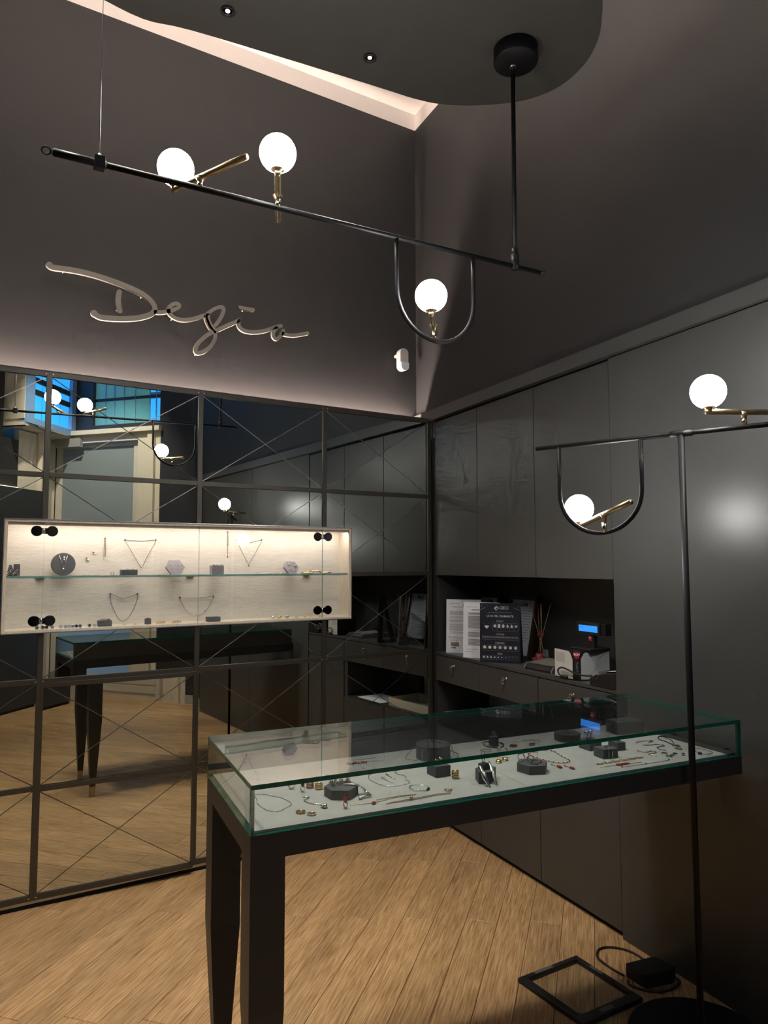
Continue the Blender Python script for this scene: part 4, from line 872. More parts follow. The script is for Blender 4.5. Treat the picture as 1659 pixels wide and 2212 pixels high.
ringl('eternity_ring', 'pale eternity band ring lying flat beside the black striped one', -0.684, -0.211, 0.0098, 0.0024, 'rose')
for k in range(14):
    a = 2*PI*k/14; MB(TB).ball((-0.684+0.0115*math.cos(a), -0.211+0.0115*math.sin(a), BZ+0.0035), 0.0017, 6).build('stone', 'pearl', bpy.data.objects['eternity_ring'])
ringl('ruby_ring', 'gold ring with large round red stone', -0.586, -0.205, 0.0092, 0.0016, 'gold', 0.2, stone=('ruby', 0.0095, (0.5, 1, 1)))
t = ch('red_pendant_necklace', 'fine gold chain with small red drop laid along the table front', [(-0.565,-0.189),(-0.504,-0.199),(-0.418,-0.185),(-0.371,-0.189),(-0.365,-0.184),(-0.411,-0.178),(-0.485,-0.182)], 'gold', 0.0009, beads=('gold', 0.0014), bead_every=40)
MB(TB).ball((-0.503, -0.207, BZ+0.004), 0.0058, 10, (1.2, 1, 0.7)).build('drop', 'ruby', t)
t = ch('rose_pendant_necklace', 'fine rose chain with pink heart bead laid hairpin fashion', [(-0.472,-0.222),(-0.392,-0.224),(-0.314,-0.217),(-0.273,-0.221),(-0.27,-0.214),(-0.308,-0.209),(-0.388,-0.214),(-0.469,-0.218)], 'rose', 0.0009, beads=('rose', 0.0013), bead_every=17)
MB(TB).ball((-0.392, -0.216, BZ+0.005), 0.0052, 10).build('heart_bead', 'rose', t)
ch('beaded_chain_necklace', 'thin silver necklace looped round two drop earrings', [(-0.326,0.049),(-0.313,0.043),(-0.327,0.023),(-0.312,-0.017),(-0.324,-0.049),(-0.327,-0.078),(-0.349,-0.091),(-0.389,-0.092),(-0.418,-0.059),(-0.425,0.001),(-0.403,0.047),(-0.364,0.05)], closed=True, beads=('silver', 0.0018), bead_every=12)
for (a, b), lb in ((((-0.357,0.018), (-0.355,-0.034)), 'slim silver drop earring inside the thin necklace, upper of two'), (((-0.384,-0.008), (-0.377,-0.06)), 'slim silver drop earring inside the thin necklace, lower of two')):
    t = thing('drop_earring', lb, 'earring', TB((a[0], a[1], BZ)), 'silver drop earrings')
    MB(TB).tube(on([a, b], BZ+0.001), 0.0009, 6).build('chain', 'silver', t)
    for k in range(5): MB(TB).ball((a[0]+0.004*math.cos(k*1.26), a[1]+0.004*math.sin(k*1.26), BZ+0.003), 0.0022, 7).build('petal', 'silver', t)
    MB(TB).ball((b[0], b[1], BZ+0.0025), 0.0026, 8).build('drop', 'silver', t)
t = ringl('slim_bangle', 'slim open silver bangle with dark stone ends', -0.326, -0.138, 0.030, 0.0013, 'silver', cat='bangle')
for du, dv in ((0.017, -0.027), (0.012, -0.030)): MB(TB).ball((-0.326+du, -0.138+dv, BZ+0.004), 0.0038, 8).build('stone', 'onyx', t)
ringl('rose_ring', 'plain rose gold ring lying alone near the table front', -0.259, -0.191, 0.0105, 0.0013, 'rose', stone=('rose', 0.0025, (1,1,1)))
block('square_block', 'square grey block with two gold earrings, left of the chunky gold ring', [(-0.237,-0.019),(-0.234,-0.071),(-0.182,-0.073),(-0.186,-0.021)], 0.033)
for u, v, lb in ((-0.222, -0.052, 'chunky gold earring on the square block, left one'), (-0.203, -0.044, 'chunky gold earring on the square block, other one')):
    t = thing('gold_earring', lb, 'earring', TB((u, v, BZ+0.033)), 'gold earrings')
    MB(TB).ball((u, v, BZ+0.0375), 0.0042, 8, (1.2,1,0.9)).build('base', 'gold', t)
    for k in range(5): MB(TB).ball((u+0.004*math.cos(k*1.3), v+0.004*math.sin(k*1.3), BZ+0.0445+0.003*(k % 2)), 0.0046, 8).build('leaf', 'gold', t)
t = thing('chunky_gold_ring', 'chunky yellow gold ring with rippled surface standing upright', 'ring', TB((-0.181, -0.100, BZ)))
for k in range(4): MB(TB).ringt((-0.181, -0.100, BZ+0.004+k*0.0056), 0.0078, 0.0037, (0.15*math.sin(k*2), 0.15*math.cos(k*2), 1), 16, 7).build('ripple', 'gold', t)
block('round_block', 'tall round grey block with bead necklace draped over it', ngon(-0.131, 0.133, 0.058, 40), 0.047)
t = ch('draped_necklace', 'dark bead necklace draped over the tall round block', [(-0.203,0.118,BZ+.002),(-0.224,0.151,BZ+.002),(-0.205,0.185,BZ+.002),(-0.196,0.172,BZ+.020),(-0.178,0.160,BZ+.0500),(-0.128,0.150,BZ+.0485),(-0.110,0.122,BZ+.0485),(-0.090,0.088,BZ+.0485),(-0.083,0.078,BZ+.020),(-0.060,0.090,BZ+.002),(-0.039,0.125,BZ+.002),(-0.034,0.163,BZ+.002),(-0.053,0.185,BZ+.002)], 'rose', 0.0009, beads=('oxid', 0.0021), bead_every=4)
ch('round_block_chain', 'fine silver chain hanging down the front of the tall round block', [(-0.170,0.160,BZ+.0485),(-0.182,0.094,BZ+.0485),(-0.187,0.108,BZ+.030),(-0.185,0.104,BZ+.003)], 'silver', 0.001, beads=('silver', 0.0018), bead_every=3)
t = thing('stone_nugget', 'small pinkish stone nugget on top of the tall round block', 'stone', TB((-0.122, 0.150, BZ+0.047)))
MB(TB).ball((-0.122, 0.150, BZ+0.053), 0.0065, 7, (1.2, 1, 1)).build('nugget', 'rose', t)
wp = [(-0.131,-0.135),(-0.147,-0.180),(-0.111,-0.191),(-0.066,-0.150),(-0.086,-0.120)]
block('wedge_block', 'grey faceted block propping two long silver leaf earrings', wp, 0.034)
block('ring_cube', 'small grey cube on the faceted block under the big silver ring', [(-0.130,-0.150),(-0.124,-0.170),(-0.100,-0.162),(-0.106,-0.142)], 0.018, z=BZ+0.0342)
t = thing('dome_ring', 'large polished silver dome ring standing on the small cube', 'ring', TB((-0.115, -0.156, BZ+0.052)))
MB(TB).ringt((-0.115, -0.156, BZ+0.0645), 0.0105, 0.0018, (0.5, -0.85, 0), 26, 7).build('band', 'silver', t)
MB(TB).ball((-0.115, -0.156, BZ+0.076), 0.0082, 14, (1, 1, 0.85)).build('dome', 'silver', t)
for (u0, v0_, u1, v1_), lb in (((-0.138,-0.168,-0.136,-0.222), 'long silver leaf earring leaning on the faceted block, left one'), ((-0.092,-0.150,-0.107,-0.214), 'long silver leaf earring leaning on the faceted block, beside the cube')):
    t = thing('leaf_earring', lb, 'earring', TB((u1, v1_, BZ)), 'silver leaf earrings')
    P = [(u0+(u1-u0)*k/10, v0_+(v1_-v0_)*k/10, BZ+0.0015+0.052*(1-k/10)**1.1) for k in range(11)]
    MB(TB).tube(P, [max(0.0008, 0.0078*math.sin(PI*min(1, (k+0.4)/10.6))) for k in range(11)], 10).build('leaf', 'silver', t)
    MB(TB).tube([(p[0]+0.001, p[1]-0.004, p[2]+0.006*math.sin(PI*k/10)) for k, p in enumerate(P)], 0.0012, 5).build('vein', 'oxid', t)
block('hexagonal_ring_block', 'low grey hexagonal block crowded with silver rings at the table middle', [(0.033,-0.120),(0.044,-0.170),(0.092,-0.186),(0.128,-0.150),(0.116,-0.102),(0.068,-0.086)], 0.027)
for u, v, a, R, m, lb in ((0.052,-0.118,0.6,0.0115,'silver','silver ring on the crowded hexagonal block, leftmost'), (0.078,-0.108,0.2,0.0105,'silver','silver ring with domed head at the back of the crowded hexagonal block'), (0.070,-0.140,1.2,0.0105,'rose','rose ring at the front of the crowded hexagonal block')):
    ringl('band_ring', lb, u, v, R, 0.0018, m, a, z=BZ+0.0272, group='rings on the hexagonal block', stone=('silver', 0.005, (1.2, 1, 0.6)) if 'domed' in lb else None)
t = thing('square_ring', 'square framed ring on the crowded hexagonal block', 'ring', TB((0.099, -0.118, BZ+0.027)), 'rings on the hexagonal block')
MB(TB).tube([(0.088,-0.115,BZ+.029),(0.088,-0.115,BZ+.051),(0.112,-0.122,BZ+.051),(0.112,-0.122,BZ+.029)], 0.0014, 6, True).build('band', 'silver', t)
ringl('flat_ring', 'oval dark ring lying on the crowded hexagonal block', 0.074, -0.156, 0.0105, 0.0017, 'oxid', z=BZ+0.0272, group='rings on the hexagonal block')
t = thing('stud_earring', 'small gold stud on the crowded hexagonal block', 'earring', TB((0.106, -0.148, BZ+0.027))); MB(TB).ball((0.106,-0.148,BZ+0.0315), 0.0042, 8).build('stud', 'gold', t); MB(TB).ball((0.094,-0.158,BZ+0.0305), 0.0034, 8).build('stud', 'oxid', t)
ch('red_bead_necklace', 'necklace of small red beads spread behind the hexagonal ring block', [(0.182,0.019),(0.215,0.043),(0.26,0.048),(0.287,0.02),(0.272,-0.043),(0.262,-0.095),(0.24,-0.112),(0.204,-0.099),(0.189,-0.052)], 'rose', 0.0009, True, beads=('ruby', 0.0022), bead_every=2, per=5)
for (a, b), lb in ((((0.173,-0.117), (0.180,-0.147)), 'red enamel drop earring, the one closer to the hexagonal block'), (((0.205,-0.141), (0.207,-0.175)), 'red enamel drop earring, the one further from the hexagonal block')):
    t = thing('enamel_earring', lb, 'earring', TB((b[0], b[1], BZ)), 'red enamel earrings')
    MB(TB).ball((b[0], b[1], BZ+0.004), 0.0042, 10, (1.2, 3.0, 0.9)).build('drop', 'ruby', t)
    MB(TB).tube(on([a, b], BZ+0.003), 0.001, 6).build('wire', 'gold', t); MB(TB).ball((a[0], a[1], BZ+0.003), 0.0028, 8).build('stud', 'gold', t)
block('small_cube', 'small grey cube circled by a black cord bracelet', [(0.128,0.187),(0.129,0.163),(0.157,0.166),(0.156,0.190)], 0.034)
ringl('thin_ring', 'slender silver ring standing on the cube inside the cord bracelet', 0.143, 0.177, 0.0080, 0.001, 'silver', 0.4, z=BZ+0.0342)
ch('cord_bracelet', 'black cord bracelet laid round the small cube', [(0.112,0.188),(0.127,0.222),(0.153,0.230),(0.182,0.205),(0.178,0.165),(0.148,0.142),(0.118,0.158)], 'cordblk', 0.0017, True, cat='bracelet')
for u, v, lb in ((0.125, 0.113, 'white pearl earring near the cord bracelet, left one'), (0.152, 0.104, 'white pearl earring near the cord bracelet, right one')):
    t = thing('pearl_earring', lb, 'earring', TB((u, v, BZ)), 'pearl earrings'); MB(TB).ball((u, v, BZ+0.006), 0.006, 12).build('pearl', 'pearl', t); MB(TB).tube(on([(u, v), (u-.004, v+.010)], BZ+0.004), 0.0008, 5).build('post', 'silver', t)
t = thing('oval_pendant', 'dark oval carved pendant lying flat behind the pearls', 'pendant', TB((0.203, 0.139, BZ))); MB(TB).ball((0.203, 0.139, BZ+0.003), 0.0125, 14, (1.2, 1, 0.22)).build('cameo', 'oxid', t); MB(TB).ringt((0.203,0.139,BZ+0.003), 0.0135, 0.001, (0,0,1), 20, 5).build('rim', 'rose', t)
ch('small_bracelet', 'fine gold bracelet curled behind the domed gold earrings', [(0.063,0.142),(0.072,0.113),(0.098,0.122),(0.094,0.144)], 'gold', 0.001, True, cat='bracelet')
t = ch('oval_locket_necklace', 'rose chain necklace with dark oval locket towards the back', [(0.245,0.20),(0.285,0.186),(0.326,0.176),(0.330,0.150),(0.28,0.134)], 'rose', 0.0009, beads=('rose', 0.0012), bead_every=30); MB(TB).ball((0.276,0.130,BZ+0.003), 0.011, 12, (1.2,0.9,0.25)).build('locket', 'oxid', t)
for u, v, lb in ((0.037, -0.012, 'flat ribbed gold earring beside the table pad joint'), (0.071, 0.0, 'round domed gold earring beside the ribbed one')):
    t = thing('dome_earring', lb, 'earring', TB((u, v, BZ)), 'domed gold earrings'); MB(TB).ball((u, v, BZ+0.0055), 0.010, 14, (1, 1, 0.55)).build('dome', 'gold', t); MB(TB).ringt((u, v, BZ+0.002), 0.0095, 0.0016, (0,0,1), 20, 6).build('rim', 'gold', t)
ch('gold_chain_bracelet', 'short fine gold chain behind the ribbed gold earring', [(0.012,0.062),(0.028,0.045),(0.048,0.048),(0.082,0.036),(0.105,0.020)], 'gold', 0.0009, cat='bracelet')
octp = ngon(0.442, 0.135, 0.049, 8, 0.3)
block('octagonal_block', 'low grey octagonal block with thin bracelet towards the back', octp, 0.026)
ch('octagon_bracelet', 'thin dark bracelet draped across the octagonal block', [(0.398,0.10,BZ+.003),(0.404,0.112,BZ+.0275),(0.430,0.140,BZ+.0275),(0.452,0.128,BZ+.0275),(0.47,0.150,BZ+.0275)], 'oxid', 0.0012, cat='bracelet')
block('slanted_block', 'grey block holding two silver ball rings', [(0.407,0.028),(0.406,-0.032),(0.465,-0.024),(0.466,0.036)], 0.030)
for u, v, lb in ((0.422, 0.004, 'silver ring with big round ball on the slanted block, left one'), (0.448, 0.012, 'tall silver ball ring on the slanted block, right one')):
    t = thing('ball_ring', lb, 'ring', TB((u, v, BZ+0.03)), 'silver ball rings'); MB(TB).ringt((u, v, BZ+0.0405), 0.0088, 0.0015, (0.5, -.8, 0), 22, 6).build('band', 'silver', t); MB(TB).ball((u, v, BZ+0.054), 0.0088, 14).build('ball', 'silver', t)
block('narrow_block', 'narrow grey block with a single silver ring on top', [(0.497,-0.022),(0.497,-0.069),(0.532,-0.071),(0.532,-0.024)], 0.028)
ringl('silver_dome_ring', 'low silver ring lying on the narrow grey block', 0.516, -0.044, 0.009, 0.0026, 'silver', z=BZ+0.0282)
block('bracelet_block', 'grey block wrapped with a fine silver bracelet', [(0.380,-0.079),(0.379,-0.129),(0.437,-0.135),(0.438,-0.085)], 0.031)
ch('wrapped_bracelet', 'fine silver bracelet wrapped over the grey bracelet block', [(0.398,-0.133,BZ+.002),(0.398,-0.1325,BZ+.0325),(0.405,-0.105,BZ+.0325),(0.428,-0.100,BZ+.0325),(0.412,-0.1335,BZ+.0325),(0.412,-0.135,BZ+.002)], 'silver', 0.0011, cat='bracelet')
t = thing('link_bracelet', 'gold paperclip link bracelet laid straight near the table front', 'bracelet', TB((0.41, -0.17, BZ)))
for k in range(11):
    u = 0.325+k*0.0175; v = -0.171; e = 0.0018
    if k % 2 == 0: MB(TB).tube(on([(u-.010, v-.004), (u+.010, v-.004), (u+.012, v), (u+.010, v+.004), (u-.010, v+.004), (u-.012, v)], BZ+0.0016), 0.0013, 6, True).build('link', 'gold', t)
    else: MB(TB).ringt((u, v, BZ+0.003), 0.0042, 0.0012, (0.2, 1, 0.5), 12, 5).build('link', 'gold', t)
t = thing('red_link_bracelet', 'fine gold bracelet with two red enamel links', 'bracelet', TB((0.38, -0.205, BZ)))
MB(TB).tube(on([(0.299,-0.202), (0.365,-0.205)], BZ+0.001), 0.0008, 5).tube(on([(0.414,-0.208), (0.466,-0.213)], BZ+0.001), 0.0008, 5).build('chain', 'gold', t)
for u in (0.377, 0.402): MB(TB).tube(on([(u-.011, -.2105), (u+.011, -.2115), (u+.013, -.2065), (u+.011, -.2015), (u-.011, -.2005), (u-.013, -.2055)], BZ+0.0022), 0.0019, 7, True).build('enamel_link', 'ruby', t)
ch('bow_bracelet', 'thin silver bracelet with tiny bow along the table front edge', [(0.365,-0.229),(0.463,-0.234),(0.566,-0.233)], 'silver', 0.0009, cat='bracelet', beads=('oxid', 0.0028), bead_every=6)
coin = [(0.621,-0.162,'rose',.011,'round rose gold medal, first of the scattered medals'), (0.605,-0.198,'steel',.011,'openwork silver medal nearest the table front'), (0.651,-0.181,'sapph',.0085,'dark blue oval medal among the scattered medals'), (0.628,-0.190,'blk',.0085,'grey blue oval medal touching the openwork one'), (0.676,-0.193,'oxid',.0055,'tiny dark medal behind the lamp pole, upper'), (0.659,-0.209,'oxid',.0055,'tiny dark medal behind the lamp pole, lower'), (0.677,-0.219,'oxid',.0042,'smallest dark medal by the front glass'), (0.737,-0.107,'steel',.014,'large filigree medal hanging on black cord, upper'), (0.711,-0.140,'steel',.013,'large filigree medal below the corded one')]
for u, v, m, r, lb in coin:
    t = thing('medal', lb, 'medal', TB((u, v, BZ)), 'scattered medals'); MB(TB).lathe((u, v, BZ+0.0003), [(r, 0.0), (r, 0.0012), (r*0.9, 0.0018)], 18).build('disc', m, t); MB(TB).ringt((u, v, BZ+0.0016), r*0.72, r*0.08, (0,0,1), 16, 5).build('relief', 'steel' if m != 'steel' else 'oxid', t)
    MB(TB).ringt((u+r*.5, v+r*1.05, BZ+0.0012), 0.002, 0.0005, (0,0,1), 10, 4).build('loop', 'steel', t)
ch('cord_necklace', 'black cord loop tied to the large filigree medal', [(0.737,-0.092),(0.748,-0.05),(0.752,-0.012),(0.780,0.018),(0.798,0.010),(0.782,-0.04),(0.750,-0.082)], 'cordblk', 0.0016, cat='necklace')
ch('oval_chain_bracelet', 'dark oxidised chain curled beside the corded medal', [(0.635,-0.049),(0.662,-0.061),(0.691,-0.065),(0.698,-0.089),(0.657,-0.094),(0.645,-0.12),(0.654,-0.139)], 'oxid', 0.0014, cat='bracelet')
ch('rose_curb_bracelet', 'rose curb chain curled behind the rose medal', [(0.557,-0.098),(0.567,-0.127),(0.605,-0.122),(0.6,-0.145),(0.559,-0.150),(0.568,-0.178)], 'rose', 0.0014, cat='bracelet')
ch('silver_charm_chain', 'bright silver charm chain near the far end of the table', [(0.640,-0.012),(0.663,-0.005),(0.690,-0.010),(0.713,-0.021),(0.68,-0.030)], 'silver', 0.0014, cat='bracelet', beads=('silver', 0.003), bead_every=5)
t = ch('blue_pendant_necklace', 'necklace with dark blue pendant at the far end by the glass', [(0.72,-0.222),(0.745,-0.180),(0.767,-0.166),(0.788,-0.182),(0.782,-0.222),(0.755,-0.236),(0.732,-0.228)], 'rose', 0.001, beads=('silver', 0.0016), bead_every=20); MB(TB).ball((0.722,-0.223,BZ+0.004), 0.0072, 10, (1.2,1,0.6)).build('stone', 'sapph', t)
block('large_block', 'large grey block with wire rings at the far back corner', [(0.668,0.178),(0.660,0.105),(0.786,0.096),(0.794,0.170)], 0.046)
for u, v, f_ in ((0.690, 0.150, 1), (0.720, 0.140, 1), (0.752, 0.130, 1), (0.700, 0.122, 0), (0.735, 0.115, 0)):
    ringl('wire_ring', ('upright' if f_ else 'flat')+' silver wire ring on the large back corner block, '+{0.690:'leftmost upright',0.720:'middle upright',0.752:'last upright',0.700:'left flat one',0.735:'right flat one'}[u], u, v, 0.0115, 0.0012, 'silver', 0.5 if f_ else None, z=BZ+0.0462, group='wire rings on the back corner block')
t = ch('coral_branch_necklace', 'red coral branch necklace at the back left of the table', [(-0.425,0.178),(-0.412,0.173),(-0.398,0.176),(-0.385,0.170),(-0.372,0.172),(-0.362,0.166)], 'ruby', 0.001, beads=('ruby', 0.0036), bead_every=4)
ch('straight_pin_chain', 'fine chain laid straight behind the coral necklace', [(-0.396,0.195),(-0.350,0.183),(-0.305,0.169)], 'rose', 0.0008)
t = ch('pearl_pin_chain', 'fine chain with white bead behind the coral necklace', [(-0.388,0.216),(-0.350,0.214),(-0.312,0.213)], 'rose', 0.0008, beads=('pearl', 0.0026), bead_every=6)

# ---- jewellery in the wall showcase
SHZ = 1.5573; FLZ = SZ0+0.0122; KY = YK-0.0006
def wch(name, label, pts, m='silver', r=0.0009, beads=None, every=3, pins=None, drop=None, per=6, cat='necklace', group=None):
    t = thing(name, label, cat, (pts[0][0], KY, min(p[1] for p in pts)), group)
    P = spline([(p[0], KY-0.004, p[1]) for p in pts], per)
    MB().tube(P, r, 6).build('chain', m, t)
    if beads:
        for k in range(1, len(P)-1, every): MB().ball(P[k], beads[1], 7).build('bead', beads[0] if not isinstance(beads[0], (list, tuple)) else beads[0][(k//every) % len(beads[0])], t)
    for x, z in (pins or []): MB().lathe((x, KY, z), [(0.0042, 0.0), (0.0045, -0.006), (0.003, -0.008)], 12, 'y').build('pin', 'oxid', t)
    if drop: MB().ball((drop[0], KY-0.006, drop[1]), drop[2], 8, drop[4] if len(drop) > 4 else (1,1,1)).build('drop', drop[3], t)
    return t
def vblock(name, label, x0, x1, z0, h, y0=3.805, d=0.05, m='blk'): return tag(MB().box((x0, y0, z0+0.0002), (x1, y0+d, z0+h)).build(name, m, bevel=0.0008), label, 'display block', 'showcase display blocks')
t = thing('earring_card', 'dark grey earring stand at the left end of the showcase shelf', 'jewellery stand', (0.205, 3.85, SHZ), None)
MB().box((0.212, 3.84, SHZ), (0.240, 3.848, SHZ+0.058)).build('card', 'blk', t); MB().prism([(0.182, SHZ), (0.222, SHZ), (0.204, SHZ+0.055), (0.194, SHZ+0.055)], 3.853, 3.861, 'xz').build('card', 'blk', t)
for k in range(9): MB().ringt((0.185+0.006*k, 3.835, SHZ+0.008+0.006*(k % 4)), 0.005, 0.0009, (0.3*k % 1, 1, 0.2), 12, 5).build('hoop', 'silver', t)
t = thing('necklace_disc', 'round grey disc stand showing a pearl necklace', 'jewellery stand', (0.434, 3.85, SHZ)); MB().lathe((0.434, 3.86, SHZ+0.0572), [(0.057, 0.012), (0.057, 0.0), (0.055, -0.001)], 48, 'y').build('disc', 'blk', t)
MB().tube([(0.412, 3.857, SHZ+0.108), (0.434, 3.8565, SHZ+0.036), (0.454, 3.857, SHZ+0.108)], 0.0012, 6).build('chain', 'silver', t)
for x, z, r in ((0.437, .091, .0045), (0.437, .081, .0045), (0.434, .034, .004)): MB().ball((x, 3.854, SHZ+z), r, 10).build('pearl', 'pearl', t)
for x, z, lb in ((0.550, 1.648, 'gold and crystal stud pinned left on the showcase back'), (0.582, 1.678, 'gold stud pinned higher on the showcase back')):
    t = thing('pinned_stud', lb, 'earring', (x, KY, z), 'pinned studs'); MB().ball((x, KY-0.005, z), 0.006, 9).build('stud', 'gold', t); MB().ball((x+0.004, KY-0.006, z-0.009), 0.0058, 8).build('crystal', 'pearl', t)
wch('double_chain', 'rose double chain hanging from one pin by the disc stand', [(0.633,1.645),(0.633,1.70),(0.636,1.748),(0.640,1.70),(0.640,1.655)], 'rose', 0.0014, pins=[(0.636,1.749)], drop=(0.634,1.642,0.0045,'pearl'))
wch('pearl_vee_necklace', 'thin vee necklace with white drop on two upper pins', [(0.736,1.742),(0.760,1.700),(0.790,1.650),(0.823,1.603),(0.850,1.650),(0.876,1.700),(0.895,1.744),(0.832,1.739),(0.736,1.742)], 'oxid', 0.0012, pins=[(0.736,1.743),(0.895,1.745)], drop=(0.823,1.600,0.0045,'pearl'), per=3)
vblock('low_block', 'low wide grey block with white pearls on the upper shelf', 0.703, 0.783, SHZ, 0.028)
for k in range(3):
    t = thing('loose_pearl', 'white pearl on the low wide block, %s' % ('left', 'middle', 'right')[k], 'pearl', (0.735+k*0.014, 3.825, SHZ+0.028), 'pearls on the low block'); MB().ball((0.735+k*0.014, 3.825, SHZ+0.0328), 0.0045, 10).build('pearl', 'pearl', t)
t = thing('gold_signet', 'small gold ring on the upper shelf before the low block', 'ring', (0.66, 3.82, SHZ)); MB().ringt((0.66, 3.82, SHZ+0.0098), 0.0078, 0.0017, (0.5, 1, 0.1), 20, 6).build('band', 'gold', t); MB().ball((0.66, 3.82, SHZ+0.018), 0.004, 8).build('head', 'pearl', t)
def hexstand(label, cx, cz, r, nrings):
    t = thing('hexagonal_ring_stand', label, 'ring stand', (cx, 3.84, SHZ), 'hexagonal ring stands')
    P = [(cx+r*math.cos(PI/6*0+PI/3*i), cz+r*0.9*math.sin(PI/3*i)) for i in range(6)]
    zmin = min(p[1] for p in P); P = [(p[0], p[1]-zmin+SHZ+0.0002) for p in P]
    lean_ = lambda p: (p[0], p[1] + (p[2]-SHZ)*0.45, p[2])
    MB(lean_).prism(P, 3.815, 3.845, 'xz').build('block', 'blklight', t)
    for i in range(nrings):
        x = cx-r*0.45+(i % 2)*r*0.9 if nrings == 4 else cx + r*0.5*math.cos(i*1.26); z = SHZ+0.030+(i//2)*0.022 if nrings == 4 else SHZ+0.040+r*0.5*math.sin(i*1.26)
        MB(lean_).ringt((x, 3.811, z), 0.0085, 0.0016, (0.1, 0.35, 1), 18, 6).build('ring', 'silver', t)
hexstand('lilac hexagon stand with four silver rings in the showcase middle', 0.985, 1.595, 0.050, 4); hexstand('lilac hexagon stand with five rings near the showcase right end', 1.660, 1.600, 0.046, 5)
vblock('earring_block', 'tall lilac block with small earrings on the upper shelf', 1.180, 1.246, SHZ, 0.050, 3.815, 0.05, 'blklight')
for k in range(7):
    x = 1.192+(k % 4)*0.014; y = 3.826+0.02*(k//4); t = thing('flower_stud', 'tiny %s stud on the tall lilac block, %s row %s' % ('gold' if k % 3 == 0 else 'pearl', 'front' if k < 4 else 'rear', ('first', 'second', 'third', 'fourth')[k % 4]), 'earring', (x, y, SHZ+0.05), 'studs on the lilac block'); MB().ball((x, y, SHZ+0.0542), 0.004, 7).build('stud', 'gold' if k % 3 == 0 else 'pearl', t)
wch('red_drop_chain', 'slender chain with red drop hanging from a single pin', [(1.300,1.72),(1.2975,1.797),(1.2965,1.70),(1.297,1.664)], 'oxid', 0.0012, pins=[(1.298,1.798)], drop=(1.297,1.656,0.0032,'ruby',(1,1,2.2)))
wch('red_vee_necklace', 'vee necklace with red drop on two upper pins at the right', [(1.352,1.752),(1.375,1.700),(1.400,1.655),(1.424,1.618),(1.450,1.655),(1.478,1.705),(1.501,1.754),(1.425,1.738),(1.352,1.752)], 'oxid', 0.0012, pins=[(1.352,1.753),(1.501,1.755)], drop=(1.424,1.606,0.003,'ruby',(1,1,2.4)), per=3)
t = thing('silver_bracelet', 'bright silver link bracelet lying on the upper shelf', 'bracelet', (1.515, 3.83, SHZ))
for k in range(18): MB().ringt((1.440+k*0.0088, 3.82+0.006*math.sin(k*1.1), SHZ+0.0035), 0.0052, 0.0014, (0.3*math.sin(k), 0.5, 1), 12, 5).build('link', 'silver', t)
for x, r, m, lb in ((1.762, 0.034, 'gold', 'yellow gold bangle lying on the shelf, leftmost of three'), (1.815, 0.032, 'rose', 'rose gold bangle lying on the shelf, middle of three'), (1.880, 0.034, 'rose', 'beaded rose bangle lying on the shelf, rightmost of three')):
    t = thing('shelf_bangle', lb, 'bangle', (x, 3.84, SHZ), 'shelf bangles')
    MB().ringt((x, 3.845 if m == 'rose' and x < 1.85 else 3.835, SHZ+0.0048+ (0.0095 if 1.8 < x < 1.85 else 0)), r, 0.0045, (0,0,1), 34, 7).build('hoop', m, t)
for k in range(10):
    x = 0.485+k*0.012; t = thing('shelf_trinket', 'tiny silver trinket on the shelf right of the disc, number from the disc: %s' % ('one','two','three','four','five','six','seven','eight','nine','ten')[k], 'trinket', (x, 3.81, SHZ), 'tiny silver trinkets'); MB().ringt((x, 3.81, SHZ+0.0022), 0.0032, 0.0009, (0.3, 0.4, 1), 10, 5).build('loop', 'silver', t)
wch('station_necklace', 'long station necklace on two lower pins at the left', [(0.669,1.459),(0.672,1.42),(0.687,1.38),(0.710,1.335),(0.739,1.316),(0.768,1.340),(0.792,1.388),(0.803,1.42),(0.807,1.455),(0.765,1.441),(0.728,1.432),(0.700,1.446),(0.669,1.459)], 'oxid', 0.0011, beads=('oxid', 0.0022), every=5, pins=[(0.669,1.46),(0.807,1.457)], per=5)
wch('black_bead_necklace', 'rose necklace with black and white beads on two lower pins', [(1.031,1.432),(1.040,1.405),(1.060,1.370),(1.083,1.346),(1.117,1.330),(1.150,1.340),(1.185,1.365),(1.205,1.400),(1.218,1.432),(1.160,1.428),(1.100,1.429),(1.031,1.432)], 'rose', 0.0014, beads=(['onyx', 'pearl', 'rose'], 0.0032), every=9, pins=[(1.031,1.433),(1.218,1.433)], per=5)
vblock('bracelet_stand', 'grey block under a pink bracelet on the showcase floor', 0.600, 0.663, FLZ, 0.030)
t = thing('pink_bracelet', 'curled rose gold bracelet on a grey block', 'bracelet', (0.632, 3.83, FLZ+0.03))
for k in range(14): MB().ringt((0.632+0.020*math.cos(k*.45), 3.828+0.012*math.sin(k*.45), FLZ+0.0345), 0.0042, 0.0013, (math.sin(k), math.cos(k), 0.6), 10, 5).build('link', 'rose', t)
vblock('mini_cube', 'small grey cube with thin ring on the showcase floor', 0.831, 0.859, FLZ, 0.030, 3.815, 0.028)
t = thing('cube_ring', 'thin rose ring lying on the small showcase cube', 'ring', (0.845, 3.829, FLZ+0.03)); MB().ringt((0.845, 3.829, FLZ+0.0325), 0.0088, 0.0012, (0.1,0.1,1), 20, 5).build('band', 'rose', t)
for x, m, lb in ((0.912, 'gold', 'crumpled yellow gold bracelet on the showcase floor'), (0.994, 'rose', 'small rose bracelet on the showcase floor beside the door joint')):
    t = thing('floor_bracelet', lb, 'bracelet', (x, 3.82, FLZ))
    for k in range(10): MB().ringt((x+(k-5)*0.0045, 3.82+0.004*math.sin(k*2), FLZ+0.0052+0.003*(k % 3)), 0.0045, 0.0012, (math.cos(k*1.7), 1, 0.4), 10, 5).build('link', m, t)
